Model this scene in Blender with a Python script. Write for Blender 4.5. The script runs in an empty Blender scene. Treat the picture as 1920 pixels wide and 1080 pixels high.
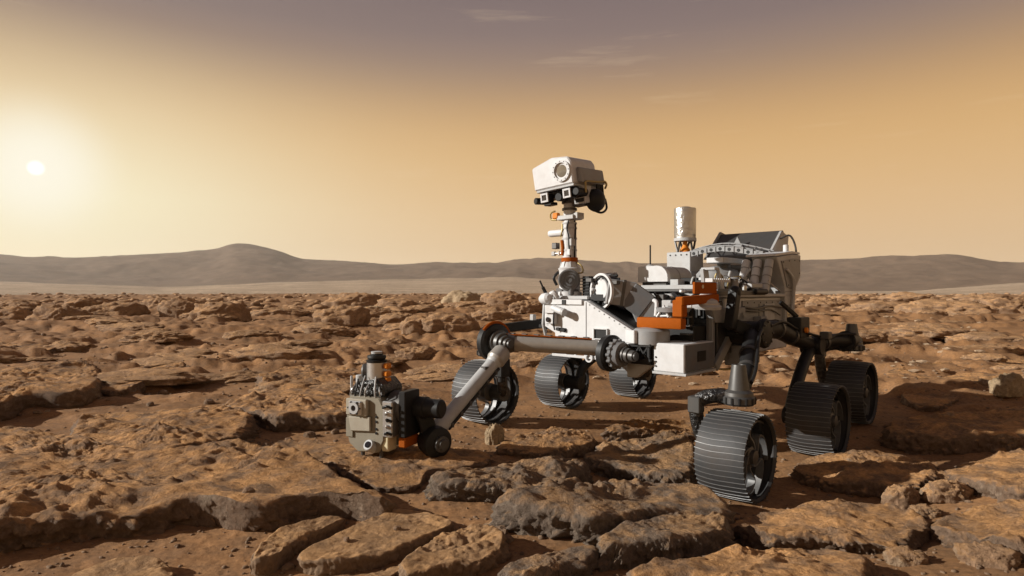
import bpy, bmesh, math, random
import numpy as np
from mathutils import Vector, Matrix

scene = bpy.context.scene
COL = scene.collection
R = math.radians

# ------------------------------------------------------------------ camera
FPX, HOR, CAMH = 1144.4, 548.0, 1.096           # focal length and horizon row on the 1920 x 1080 picture, eye height in metres
cam_d = bpy.data.cameras.new('camera')
cam_d.sensor_width = 36.0
cam_d.lens = FPX / 1920 * 36.0
cam_d.shift_y = (HOR - 540) / 1920
cam_d.clip_start = 0.05
cam_d.clip_end = 30000
cam = bpy.data.objects.new('camera', cam_d)
COL.objects.link(cam)
cam.location = (0, 0, CAMH)
cam.rotation_euler = (R(90), 0, 0)
scene.camera = cam

scene.render.engine = 'CYCLES'
scene.cycles.use_denoising = True
scene.cycles.max_bounces = 6
scene.cycles.volume_bounces = 1
scene.view_settings.view_transform = 'Standard'
scene.view_settings.look = 'None'
scene.view_settings.exposure = 0.32
scene.view_settings.gamma = 1.0

# ------------------------------------------------------------------ sun
SUN_ELEV, SUN_AZ = R(22), R(-5)                 # low, from the left of the picture
to_sun = Vector((-math.cos(SUN_ELEV) * math.cos(SUN_AZ), math.cos(SUN_ELEV) * math.sin(SUN_AZ), math.sin(SUN_ELEV)))
sun_d = bpy.data.lights.new('sun', 'SUN')
sun_d.energy = 5.0
sun_d.angle = R(0.6)
sun_d.color = (1.0, 0.965, 0.90)
sun = bpy.data.objects.new('sun', sun_d)
COL.objects.link(sun)
sun.rotation_euler = to_sun.to_track_quat('Z', 'Y').to_euler()
sun.location = (-40, 20, 40)

# ------------------------------------------------------------------ dusty sky
def srgb(r, g, b):
    f = lambda c: (c / 255 / 12.92) if c <= 10 else ((c / 255 + 0.055) / 1.055) ** 2.4
    return (f(r), f(g), f(b), 1.0)

world = bpy.data.worlds.new('World')
scene.world = world
world.use_nodes = True
wt = world.node_tree
wt.nodes.clear()
def wn(t, **kw):
    n = wt.nodes.new(t)
    for k, v in kw.items():
        setattr(n, k, v)
    return n
def wl(a, b):
    wt.links.new(a, b)
w_out = wn('ShaderNodeOutputWorld')
w_bg = wn('ShaderNodeBackground')
w_bg.inputs['Strength'].default_value = 0.80         # brings the sky back under the raised exposure
wl(w_bg.outputs[0], w_out.inputs['Surface'])
w_tc = wn('ShaderNodeTexCoord')
w_sep = wn('ShaderNodeSeparateXYZ')
wl(w_tc.outputs['Generated'], w_sep.inputs[0])
w_ramp = wn('ShaderNodeValToRGB')
wl(w_sep.outputs['Z'], w_ramp.inputs[0])
cr = w_ramp.color_ramp
cr.interpolation = 'B_SPLINE'
stops = [(0.0, (232, 200, 155)), (0.06, (230, 195, 150)), (0.13, (226, 187, 137)), (0.20, (220, 178, 122)), (0.25, (212, 169, 114)),
         (0.30, (184, 148, 109)), (0.345, (152, 128, 112)), (0.39, (132, 115, 113)), (0.50, (106, 94, 99)), (1.0, (74, 66, 74))]
while len(cr.elements) < len(stops):
    cr.elements.new(0.5)
for e, (p, c) in zip(cr.elements, stops):
    e.position = p
    e.color = srgb(*c)
# glow of the dust round the low sun
d_sun = Vector(((67 - 960) / FPX, 1.0, (HOR - 315) / FPX)).normalized()
w_dot = wn('ShaderNodeVectorMath', operation='DOT_PRODUCT')
wl(w_tc.outputs['Generated'], w_dot.inputs[0])
w_dot.inputs[1].default_value = d_sun
w_acos = wn('ShaderNodeMath', operation='ARCCOSINE')
wl(w_dot.outputs['Value'], w_acos.inputs[0])
w_deg = wn('ShaderNodeMath', operation='MULTIPLY')
wl(w_acos.outputs[0], w_deg.inputs[0])
w_deg.inputs[1].default_value = 1 / R(60)
w_gl = wn('ShaderNodeValToRGB')
wl(w_deg.outputs[0], w_gl.inputs[0])
g = w_gl.color_ramp
g.interpolation = 'B_SPLINE'
gst = [(0.0, 1.0), (0.02, 0.985), (0.07, 0.92), (0.16, 0.74), (0.28, 0.45), (0.42, 0.2), (0.6, 0.06), (0.85, 0.0)]
while len(g.elements) < len(gst):
    g.elements.new(0.5)
for e, (p, v) in zip(g.elements, gst):
    e.position = p
    e.color = (v, v, v, 1)
# the glow weakens in the darker dust-free air higher up
w_fade = wn('ShaderNodeMapRange')
wl(w_sep.outputs['Z'], w_fade.inputs['Value'])
w_fade.inputs['From Min'].default_value = 0.13
w_fade.inputs['From Max'].default_value = 0.36
w_fade.inputs['To Min'].default_value = 1.0
w_fade.inputs['To Max'].default_value = 0.04
w_gf = wn('ShaderNodeMath', operation='MULTIPLY')
wl(w_gl.outputs[0], w_gf.inputs[0])
wl(w_fade.outputs[0], w_gf.inputs[1])
w_mix = wn('ShaderNodeMixRGB')
wl(w_gf.outputs[0], w_mix.inputs['Fac'])
wl(w_ramp.outputs[0], w_mix.inputs['Color1'])
w_mix.inputs['Color2'].default_value = srgb(250, 242, 206)
# thin streaks of high cloud
w_map = wn('ShaderNodeMapping')
w_map.inputs['Scale'].default_value = (2.2, 2.2, 26.0)
w_map.inputs['Rotation'].default_value = (R(3), R(-2), 0)
wl(w_tc.outputs['Generated'], w_map.inputs['Vector'])
w_no = wn('ShaderNodeTexNoise')
w_no.inputs['Scale'].default_value = 1.7
w_no.inputs['Detail'].default_value = 6
w_no.inputs['Roughness'].default_value = 0.62
wl(w_map.outputs[0], w_no.inputs['Vector'])
w_cl = wn('ShaderNodeMapRange')
wl(w_no.outputs['Fac'], w_cl.inputs['Value'])
w_cl.inputs['From Min'].default_value = 0.60
w_cl.inputs['From Max'].default_value = 0.85
w_cl.inputs['To Max'].default_value = 0.30
w_cm = wn('ShaderNodeMixRGB')
wl(w_cl.outputs[0], w_cm.inputs['Fac'])
wl(w_mix.outputs[0], w_cm.inputs['Color1'])
w_cm.inputs['Color2'].default_value = srgb(236, 208, 170)
# disc of the sun
w_disc = wn('ShaderNodeMapRange')
wl(w_acos.outputs[0], w_disc.inputs['Value'])
w_disc.inputs['From Min'].default_value = R(0.40)
w_disc.inputs['From Max'].default_value = R(0.60)
w_disc.inputs['To Min'].default_value = 1.0
w_disc.inputs['To Max'].default_value = 0.0
w_hl = wn('ShaderNodeMapRange', interpolation_type='SMOOTHERSTEP')
wl(w_acos.outputs[0], w_hl.inputs['Value'])
w_hl.inputs['From Min'].default_value = 0.0
w_hl.inputs['From Max'].default_value = R(7.0)
w_hl.inputs['To Min'].default_value = 0.8
w_hl.inputs['To Max'].default_value = 0.0
w_hm = wn('ShaderNodeMixRGB')
wl(w_hl.outputs[0], w_hm.inputs['Fac'])
wl(w_cm.outputs[0], w_hm.inputs['Color1'])
w_hm.inputs['Color2'].default_value = (1.02, 0.99, 0.86, 1)
w_dm = wn('ShaderNodeMixRGB')
wl(w_disc.outputs[0], w_dm.inputs['Fac'])
wl(w_hm.outputs[0], w_dm.inputs['Color1'])
w_dm.inputs['Color2'].default_value = (1.25, 1.22, 1.12, 1)
wl(w_dm.outputs[0], w_bg.inputs['Color'])

# ------------------------------------------------------------------ materials
MATS = {}
def new_mat(name):
    m = bpy.data.materials.new(name)
    m.use_nodes = True
    nt = m.node_tree
    b = nt.nodes['Principled BSDF']
    MATS[name] = m
    return m, nt, b

def paint(name, col, rough=0.5, metal=0.0, dirt=0.25, dirt_col=(0.23, 0.13, 0.07), scale=9.0, bump=0.0, bscale=60.0, coat=0.0, vary=0.12):
    m, nt, b = new_mat(name)
    N, L = nt.nodes.new, nt.links.new
    tc = N('ShaderNodeTexCoord')
    no = N('ShaderNodeTexNoise'); no.inputs['Scale'].default_value = scale; no.inputs['Detail'].default_value = 7; no.inputs['Roughness'].default_value = 0.65
    L(tc.outputs['Object'], no.inputs['Vector'])
    mr = N('ShaderNodeMapRange'); mr.inputs['From Min'].default_value = 0.46; mr.inputs['From Max'].default_value = 0.78; mr.inputs['To Max'].default_value = dirt
    L(no.outputs['Fac'], mr.inputs['Value'])
    n2 = N('ShaderNodeTexNoise'); n2.inputs['Scale'].default_value = scale * 3.1; n2.inputs['Detail'].default_value = 4
    L(tc.outputs['Object'], n2.inputs['Vector'])
    mv = N('ShaderNodeMapRange'); mv.inputs['To Min'].default_value = 1 - vary; mv.inputs['To Max'].default_value = 1 + vary
    L(n2.outputs['Fac'], mv.inputs['Value'])
    hs = N('ShaderNodeHueSaturation'); hs.inputs['Color'].default_value = (*col, 1)
    L(mv.outputs[0], hs.inputs['Value'])
    mx = N('ShaderNodeMixRGB'); mx.inputs['Color2'].default_value = (*dirt_col, 1)
    L(mr.outputs[0], mx.inputs['Fac']); L(hs.outputs[0], mx.inputs['Color1'])
    L(mx.outputs[0], b.inputs['Base Color'])
    b.inputs['Metallic'].default_value = metal
    rr = N('ShaderNodeMapRange'); rr.inputs['To Min'].default_value = max(0.05, rough - 0.12); rr.inputs['To Max'].default_value = min(1, rough + 0.12)
    L(no.outputs['Fac'], rr.inputs['Value']); L(rr.outputs[0], b.inputs['Roughness'])
    if name in ('orange', 'amber', 'dark', 'black'):
        b.inputs['Specular IOR Level'].default_value = 0.15 if name in ('orange', 'amber') else 0.28
    if coat:
        b.inputs['Coat Weight'].default_value = coat
    if bump:
        nb = N('ShaderNodeTexNoise'); nb.inputs['Scale'].default_value = bscale; nb.inputs['Detail'].default_value = 5
        L(tc.outputs['Object'], nb.inputs['Vector'])
        bp = N('ShaderNodeBump'); bp.inputs['Strength'].default_value = bump; bp.inputs['Distance'].default_value = 0.03 if bump >= 1 else 0.01
        L(nb.outputs['Fac'], bp.inputs['Height']); L(bp.outputs[0], b.inputs['Normal'])
    return m

paint('white', (0.56, 0.565, 0.57), 0.5, dirt=0.22, scale=7)
paint('white_clean', (0.57, 0.575, 0.58), 0.5, dirt=0.15, scale=7)
paint('grey_panel', (0.235, 0.238, 0.24), 0.5, dirt=0.25)
paint('light_grey', (0.40, 0.405, 0.405), 0.5, dirt=0.25)
paint('silver', (0.55, 0.54, 0.52), 0.38, metal=0.85, dirt=0.2)
paint('tube_grey', (0.34, 0.32, 0.29), 0.42, metal=0.3, dirt=0.25)
paint('dark', (0.013, 0.013, 0.013), 0.5, dirt=0.2, dirt_col=(0.045, 0.032, 0.022))
paint('dark_metal', (0.085, 0.083, 0.08), 0.45, metal=0.5, dirt=0.3, dirt_col=(0.10, 0.07, 0.05))
paint('black', (0.012, 0.012, 0.012), 0.5, dirt=0.1, dirt_col=(0.06, 0.04, 0.03))
paint('wheel_metal', (0.045, 0.045, 0.046), 0.62, metal=0.35, dirt=0.35, dirt_col=(0.10, 0.07, 0.05), scale=6, bump=0.12, bscale=40)
paint('ridge_metal', (0.14, 0.14, 0.14), 0.5, metal=0.4, dirt=0.35, dirt_col=(0.11, 0.08, 0.06), scale=14)
paint('orange', (0.30, 0.068, 0.002), 0.8, dirt=0.15, dirt_col=(0.25, 0.06, 0.01))
paint('amber', (0.62, 0.20, 0.02), 0.5, dirt=0.15)
paint('foil', (0.50, 0.49, 0.47), 0.34, metal=1.0, dirt=0.1, bump=0.9, bscale=26)
paint('crumpled_black', (0.06, 0.06, 0.06), 0.3, metal=0.7, dirt=0.25, bump=1.0, bscale=26)
paint('brass', (0.33, 0.25, 0.10), 0.45, metal=0.5, dirt=0.2)
paint('wire_yellow', (0.30, 0.22, 0.07), 0.55, dirt=0.2)
paint('olive_box', (0.23, 0.205, 0.155), 0.5, dirt=0.3, dirt_col=(0.16, 0.11, 0.07))
paint('olive_light', (0.34, 0.31, 0.245), 0.5, dirt=0.3)
paint('housing', (0.125, 0.127, 0.13), 0.8, dirt=0.3)
paint('cream', (0.62, 0.55, 0.36), 0.5, dirt=0.2)
gm, gnt, gb = new_mat('lens')
gb.inputs['Base Color'].default_value = (0.16, 0.135, 0.10, 1); gb.inputs['Roughness'].default_value = 0.08; gb.inputs['Coat Weight'].default_value = 1.0
gm, gnt, gb = new_mat('dark_lens')
gb.inputs['Base Color'].default_value = (0.01, 0.01, 0.012, 1); gb.inputs['Roughness'].default_value = 0.06; gb.inputs['Coat Weight'].default_value = 1.0

def ground_mat(name, dust, rock, pale, dust_amt=0.5, edge=(0.55, 0.9), bump=0.6, pale_amt=0.15, far=False):
    """dust lies on flat faces, bare rock shows on steep ones; broken up by noise in world space"""
    m, nt, b = new_mat(name)
    N, L = nt.nodes.new, nt.links.new
    ge = N('ShaderNodeNewGeometry')
    def noise(sc, det=6, rough=0.6, dist=0.0):
        n = N('ShaderNodeTexNoise'); n.inputs['Scale'].default_value = sc; n.inputs['Detail'].default_value = det
        n.inputs['Roughness'].default_value = rough; n.inputs['Distortion'].default_value = dist
        L(ge.outputs['Position'], n.inputs['Vector']); return n
    def rng(src, a, z, lo=0.0, hi=1.0):
        r = N('ShaderNodeMapRange'); r.inputs['From Min'].default_value = a; r.inputs['From Max'].default_value = z
        r.inputs['To Min'].default_value = lo; r.inputs['To Max'].default_value = hi
        L(src, r.inputs['Value']); return r.outputs[0]
    def math_(op, a, c):
        q = N('ShaderNodeMath'); q.operation = op
        for i, v in enumerate((a, c)):
            if isinstance(v, (int, float)): q.inputs[i].default_value = v
            else: L(v, q.inputs[i])
        return q.outputs[0]
    k = 0.02 if far else 1.0
    n1, n2, n3 = noise(1.3 * k), noise(6.5 * k, 8, 0.7), noise(38 * k, 6, 0.7)
    sep = N('ShaderNodeSeparateXYZ'); L(ge.outputs['Normal'], sep.inputs[0])
    up = rng(sep.outputs['Z'], edge[0], edge[1])
    spread = rng(n2.outputs['Fac'], 0.40, 0.57, dust_amt * 0.45, 1.0)
    fac = math_('MULTIPLY', up, spread)
    rockc = N('ShaderNodeMixRGB'); rockc.inputs['Color1'].default_value = (*rock, 1); rockc.inputs['Color2'].default_value = (*pale, 1)
    L(rng(n2.outputs['Fac'], 0.52, 0.72, 0.0, pale_amt * 4), rockc.inputs['Fac'])
    dustc = N('ShaderNodeMixRGB'); dustc.inputs['Color1'].default_value = (*[c * 0.66 for c in dust], 1); dustc.inputs['Color2'].default_value = (*[min(1, c * 1.3) for c in dust], 1)
    L(rng(n1.outputs['Fac'], 0.3, 0.7), dustc.inputs['Fac'])
    mx = N('ShaderNodeMixRGB'); L(fac, mx.inputs['Fac']); L(rockc.outputs[0], mx.inputs['Color1']); L(dustc.outputs[0], mx.inputs['Color2'])
    sp = N('ShaderNodeMixRGB'); sp.blend_type = 'MULTIPLY'; sp.inputs['Fac'].default_value = 1.0
    L(mx.outputs[0], sp.inputs['Color1'])
    g3 = N('ShaderNodeCombineColor'); v3 = rng(n3.outputs['Fac'], 0.3, 0.72, 0.62, 1.25)
    for i in range(3): L(v3, g3.inputs[i])
    L(g3.outputs[0], sp.inputs['Color2'])
    L(sp.outputs[0], b.inputs['Base Color'])
    b.inputs['Roughness'].default_value = 0.92
    b.inputs['Specular IOR Level'].default_value = 0.18
    n4 = noise(110 * k, 5, 0.75)
    h = math_('ADD', math_('MULTIPLY', n3.outputs['Fac'], 1.0), math_('MULTIPLY', n4.outputs['Fac'], 0.45))
    h = math_('ADD', h, math_('MULTIPLY', n2.outputs['Fac'], 1.6))
    bp = N('ShaderNodeBump'); bp.inputs['Strength'].default_value = bump; bp.inputs['Distance'].default_value = 0.03 / k * (1 if not far else 0.4)
    L(h, bp.inputs['Height']); L(bp.outputs[0], b.inputs['Normal'])
    return m

ground_mat('sand', (0.32, 0.165, 0.070), (0.20, 0.12, 0.068), (0.26, 0.17, 0.10), dust_amt=1.2, bump=0.28)
ground_mat('slab', (0.52, 0.275, 0.112), (0.18, 0.118, 0.078), (0.42, 0.33, 0.24), dust_amt=0.45, bump=0.75)
ground_mat('slab_grey', (0.44, 0.255, 0.122), (0.19, 0.142, 0.106), (0.44, 0.36, 0.27), dust_amt=0.2, bump=0.9, pale_amt=0.2)
ground_mat('slab_smooth', (0.40, 0.225, 0.10), (0.19, 0.125, 0.078), (0.30, 0.2, 0.12), dust_amt=1.2, bump=0.35)
ground_mat('rock', (0.50, 0.285, 0.135), (0.28, 0.175, 0.105), (0.45, 0.35, 0.23), dust_amt=0.6, bump=0.8, edge=(0.3, 0.85))
ground_mat('pale_rock', (0.47, 0.33, 0.19), (0.36, 0.26, 0.16), (0.52, 0.41, 0.26), dust_amt=0.6, bump=0.7)
ground_mat('pebble', (0.26, 0.155, 0.09), (0.21, 0.14, 0.09), (0.40, 0.3, 0.2), dust_amt=0.6, bump=0.5)
ground_mat('chip', (0.46, 0.34, 0.225), (0.40, 0.285, 0.185), (0.46, 0.35, 0.24), dust_amt=0.6, bump=0.3)
ground_mat('plain', (0.45, 0.34, 0.235), (0.40, 0.29, 0.20), (0.36, 0.26, 0.18), dust_amt=0.9, bump=0.3, far=True)
ground_mat('hill', (0.165, 0.108, 0.070), (0.13, 0.085, 0.057), (0.2, 0.13, 0.09), dust_amt=0.9, bump=0.5, far=True)

# ------------------------------------------------------------------ noise
def _hash(ix, iy, iz, s):
    h = (ix.astype(np.int64) * 374761393 + iy.astype(np.int64) * 668265263 + iz.astype(np.int64) * 2147483647 + s * 974711) & 0xFFFFFFFF
    h = ((h ^ (h >> 13)) * 1274126177) & 0xFFFFFFFF
    h = ((h ^ (h >> 16)) * 2246822519) & 0xFFFFFFFF
    return h ^ (h >> 15)
_G = np.random.RandomState(5).normal(size=(256, 3)); _G /= np.linalg.norm(_G, axis=1)[:, None]
def pn(x, y, z=None, s=0):
    """gradient noise, about -0.7 to 0.7"""
    x = np.asarray(x, float); y = np.asarray(y, float)
    z = np.full_like(x, 0.37) if z is None else np.asarray(z, float)
    ix, iy, iz = np.floor(x), np.floor(y), np.floor(z)
    fx, fy, fz = x - ix, y - iy, z - iz
    u, v, w = (t * t * t * (t * (t * 6 - 15) + 10) for t in (fx, fy, fz))
    out = np.zeros_like(x)
    for a in (0, 1):
        for b_ in (0, 1):
            for c in (0, 1):
                g_ = _G[_hash(ix + a, iy + b_, iz + c, s) & 255]
                d = g_[..., 0] * (fx - a) + g_[..., 1] * (fy - b_) + g_[..., 2] * (fz - c)
                out += d * (u if a else 1 - u) * (v if b_ else 1 - v) * (w if c else 1 - w)
    return out * 1.4
def fbm(x, y, z=None, o=4, s=0, gain=0.5):
    t, a, k = 0, 1.0, 1.0
    for i in range(o):
        t = t + a * pn(x * k, y * k, None if z is None else z * k, s + i * 7)
        a *= gain; k *= 2.03
    return t
def sstep(a, b, x):
    t = np.clip((x - a) / (b - a), 0, 1)
    return t * t * (3 - 2 * t)

# ------------------------------------------------------------------ where the rover stands (x forward, y to its left)
TH = R(46.62)
RX, RY = 1.392, 5.207
FWD = np.array([-math.cos(TH), -math.sin(TH)]); LEFT = np.array([math.sin(TH), -math.cos(TH)])
WR = 0.2625
WHEELS = [(1.163, 1.033, 0.126), (0.034, 1.153, 0.183), (-1.065, 1.087, 0.245), (1.190, -1.090, 0.268), (0.001, -1.229, 0.218), (-1.082, -1.096, 0.200)]
def r2w(x, y):
    p = np.array([RX, RY]) + x * FWD + y * LEFT
    return p[0], p[1]
WPOS = [(*r2w(x, y), z - WR + 0.004) for x, y, z in WHEELS]

# ------------------------------------------------------------------ lie of the land
def base_z(x, y):
    x = np.asarray(x, float); y = np.asarray(y, float)
    num = np.zeros_like(x); den = np.full_like(x, 0.06)
    for wx, wy, wz in WPOS:
        w = np.exp(-((x - wx) ** 2 + (y - wy) ** 2) / 0.62 ** 2)
        num += w * wz; den += w
    return num / den
def wheel_mask(x, y, r0=0.3, r1=0.9):
    m = np.ones_like(np.asarray(x, float))
    for wx, wy, wz in WPOS:
        m = m * sstep(r0, r1, np.hypot(x - wx, y - wy))
    return m
SKY_U = [-900, -300, 0, 80, 160, 250, 340, 380, 400, 425, 450, 480, 510, 535, 560, 690, 735, 800, 930, 1000, 1060, 1150, 1250, 1500, 1600, 1700, 1760, 1800, 1880, 1920, 2300, 3000]
SKY_V = [470, 478, 482, 486, 484, 478, 474, 469, 471, 462, 458, 462, 468, 476, 487, 493, 497, 494, 495, 488, 487, 494, 494, 490, 486, 482, 481, 484, 497, 499, 490, 484]
FOOT_U = [-900, 0, 160, 300, 480, 700, 960, 1250, 1490, 1700, 1920, 3000]
FOOT_V = [528, 531, 536, 541, 533, 527, 524, 536, 547, 547, 531, 526]
R_FOOT, R_TOP = 1500.0, 2700.0
def plain_rise(x, y):
    """height of the far plain: it climbs slowly to the foot of the hills"""
    r = np.hypot(x, y)
    fr = np.abs(y) < 0.25 * r
    u = np.where(y > 0.25 * r, 960 + FPX * x / np.maximum(y, 0.25 * r + 1e-6), 960 + np.sign(x) * FPX * 3.9)
    v = np.interp(u, FOOT_U, FOOT_V)
    d = np.maximum(y, 0.25 * r)
    full = (HOR - v) * R_FOOT * (d / np.maximum(r, 1e-6)) / FPX
    return full * sstep(160, R_FOOT, r) ** 0.85
def ground_z(x, y, fine=True):
    x = np.asarray(x, float); y = np.asarray(y, float)
    r = np.hypot(x, y)
    wm = wheel_mask(x, y)
    dr = np.hypot(x - RX, y - RY)
    z = base_z(x, y)
    z = z + wm * 0.035 * fbm(x / 2.4, y / 1.7, o=3, s=3) * sstep(1.5, 4, r)
    # low weathered outcrops that break the sand in the middle distance
    m = sstep(5.6, 8.5, r) * sstep(1.9, 3.0, dr)
    n = fbm(x / 1.35, y / 0.95, o=4, s=11)
    z = z + m * (0.085 * sstep(-0.08, 0.20, n) + 0.10 * np.abs(fbm(x / 0.62, y / 0.5, o=4, s=23)) * sstep(-0.1, 0.3, n))
    m2 = sstep(9, 26, r)
    z = z + m2 * (0.14 * sstep(-0.06, 0.22, fbm(x / 4.5, y / 3.4, o=4, s=31)) + 0.10 * fbm(x / 1.5, y / 1.1, o=3, s=37)) * (1 - 0.65 * sstep(120, 700, r))
    z = z + sstep(40, 120, r) * 0.28 * sstep(-0.05, 0.3, fbm(x / 19, y / 13, o=4, s=41)) * (1 - 0.5 * sstep(160, 500, r))
    z = z + sstep(300, 900, r) * 3.0 * fbm(x / 160, y / 60, o=4, s=47)
    if fine:
        z = z + wm * (0.005 + 0.006 * sstep(5, 9, r)) * fbm(x / 0.20, y / 0.16, o=3, s=53) * (1 - sstep(10, 25, r))
        z = z + 0.0035 * fbm(x / 0.05, y / 0.045, o=2, s=59) * (1 - sstep(5, 9, r))
    return z + plain_rise(x, y)
def gp(u, v, up=0.0):
    """where the ray through a picture point meets the ground (plus up)"""
    z = 0.0
    for _ in range(25):
        d = FPX * (CAMH - z - up) / (v - HOR)
        x = (u - 960) / FPX * d
        z = 0.5 * z + 0.5 * float(base_z(np.array([x]), np.array([d]))[0])
    return x, d

# ------------------------------------------------------------------ object helpers
def link(name, mesh, mat=None, parent=None, label=None, cat=None, group=None, kind=None):
    o = bpy.data.objects.new(name, mesh)
    COL.objects.link(o)
    if mat and mesh is not None:
        if len(mesh.materials) == 0:
            mesh.materials.append(MATS[mat])
    o.parent = parent
    for k, v in (('label', label), ('category', cat), ('group', group), ('kind', kind)):
        if v: o[k] = v
    return o
def np_mesh(name, verts, faces, smooth=True):
    me = bpy.data.meshes.new(name)
    verts = np.asarray(verts, np.float32); faces = np.asarray(faces, np.int32)
    k = faces.shape[1]
    me.vertices.add(len(verts)); me.vertices.foreach_set('co', verts.ravel())
    me.loops.add(faces.size); me.loops.foreach_set('vertex_index', faces.ravel())
    me.polygons.add(len(faces)); me.polygons.foreach_set('loop_start', np.arange(0, faces.size, k, dtype=np.int32))
    me.update(calc_edges=True)
    if smooth: me.shade_smooth()
    me.validate()
    return me
def grid_faces(nr, nc, wrap=False):
    i = np.arange(nr - 1)[:, None]; j = np.arange(nc if wrap else nc - 1)[None, :]
    a = i * nc + j; b_ = i * nc + (j + 1) % nc
    return np.stack([a, b_, b_ + nc, a + nc], -1).reshape(-1, 4)

# ------------------------------------------------------------------ ground sheet: dense near the eye, reaching the foot of the hills
ang = np.concatenate([np.linspace(-180, -55, 70, endpoint=False), np.linspace(-55, 55, 780, endpoint=False), np.linspace(55, 180, 70, endpoint=False)])
rad = [0.25]
while rad[-1] < 215:
    q = rad[-1]
    rad.append(q + max(0.012, q * (0.0062 if q < 7 else 0.0105 if q < 40 else 0.016)))
rad = np.array(rad)
AA, RR = np.meshgrid(np.radians(ang), rad)
GX, GY = RR * np.sin(AA), RR * np.cos(AA)
GZ = ground_z(GX, GY)
gv = np.stack([GX, GY, GZ], -1).reshape(-1, 3)
gf = grid_faces(len(rad), len(ang), True)[:, ::-1]
gv = np.vstack([gv, [[0, 0, float(GZ[0].mean())]]])
cap = np.array([[len(gv) - 1, j, (j + 1) % len(ang), (j + 1) % len(ang)] for j in range(0)], np.int32).reshape(-1, 4)
link('ground', np_mesh('ground', gv, gf), 'sand', kind='structure')
# far plain, paler, climbing to the foot of the hills
pa = np.radians(np.concatenate([np.linspace(-180, -55, 60, endpoint=False), np.linspace(-55, 55, 520, endpoint=False), np.linspace(55, 180, 60, endpoint=False)]))
PA, PR = np.meshgrid(pa, np.geomspace(212, 1750, 90))
PX, PY = PR * np.sin(PA), PR * np.cos(PA)
link('plain', np_mesh('plain', np.stack([PX, PY, ground_z(PX, PY, False)], -1).reshape(-1, 3), grid_faces(90, len(pa), True)[:, ::-1]), 'plain', kind='structure')

# far hills, a ring of low ridges
ha = np.radians(np.concatenate([np.linspace(-180, -50, 90, endpoint=False), np.linspace(-50, 50, 560, endpoint=False), np.linspace(50, 180, 90, endpoint=False)]))
ht = np.concatenate([np.linspace(-0.12, 1.0, 70), np.linspace(1.02, 1.5, 8)])
HA, HT = np.meshgrid(ha, ht)
HR = R_FOOT + (R_TOP - R_FOOT) * HT
cosA = np.maximum(np.cos(HA), 0.25)
HU = np.where(np.cos(HA) > 0.25, 960 + FPX * np.tan(np.clip(HA, -1.3, 1.3)), 960 + np.sign(np.sin(HA)) * FPX * 3.9)
def smooth_interp(u, U, V):
    return sum(np.interp(u + k * 8, U, V) for k in (-2, -1, 0, 1, 2)) / 5
vt = smooth_interp(HU, SKY_U, SKY_V); vf = smooth_interp(HU, FOOT_U, FOOT_V)
z_foot = CAMH + (HOR - vf) * R_FOOT * cosA / FPX
z_top = CAMH + (HOR - vt) * R_TOP * cosA / FPX
prof = np.where(HT < 0, HT * 0.9, np.where(HT <= 1, 0.42 * sstep(0, 0.62, HT) + 0.58 * sstep(0.35, 1.0, HT), 1 - 1.3 * (HT - 1)))
HX, HY = HR * np.sin(HA), HR * np.cos(HA)
rel = sstep(0.03, 0.3, HT) * (1 - 0.93 * sstep(0.78, 1.0, HT)) * np.where(HT > 1, 0.3, 1)
HZ = z_foot + (z_top - z_foot) * prof + rel * (16 * fbm(HX / 420, HY / 300, o=5, s=71, gain=0.55) + 10 * np.abs(fbm(HX / 170, HY / 260, o=4, s=77)))
hv = np.stack([HX, HY, HZ], -1).reshape(-1, 3)
link('hills', np_mesh('hills', hv, grid_faces(len(ht), len(ha), True)[:, ::-1]), 'hill', kind='structure')

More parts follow.
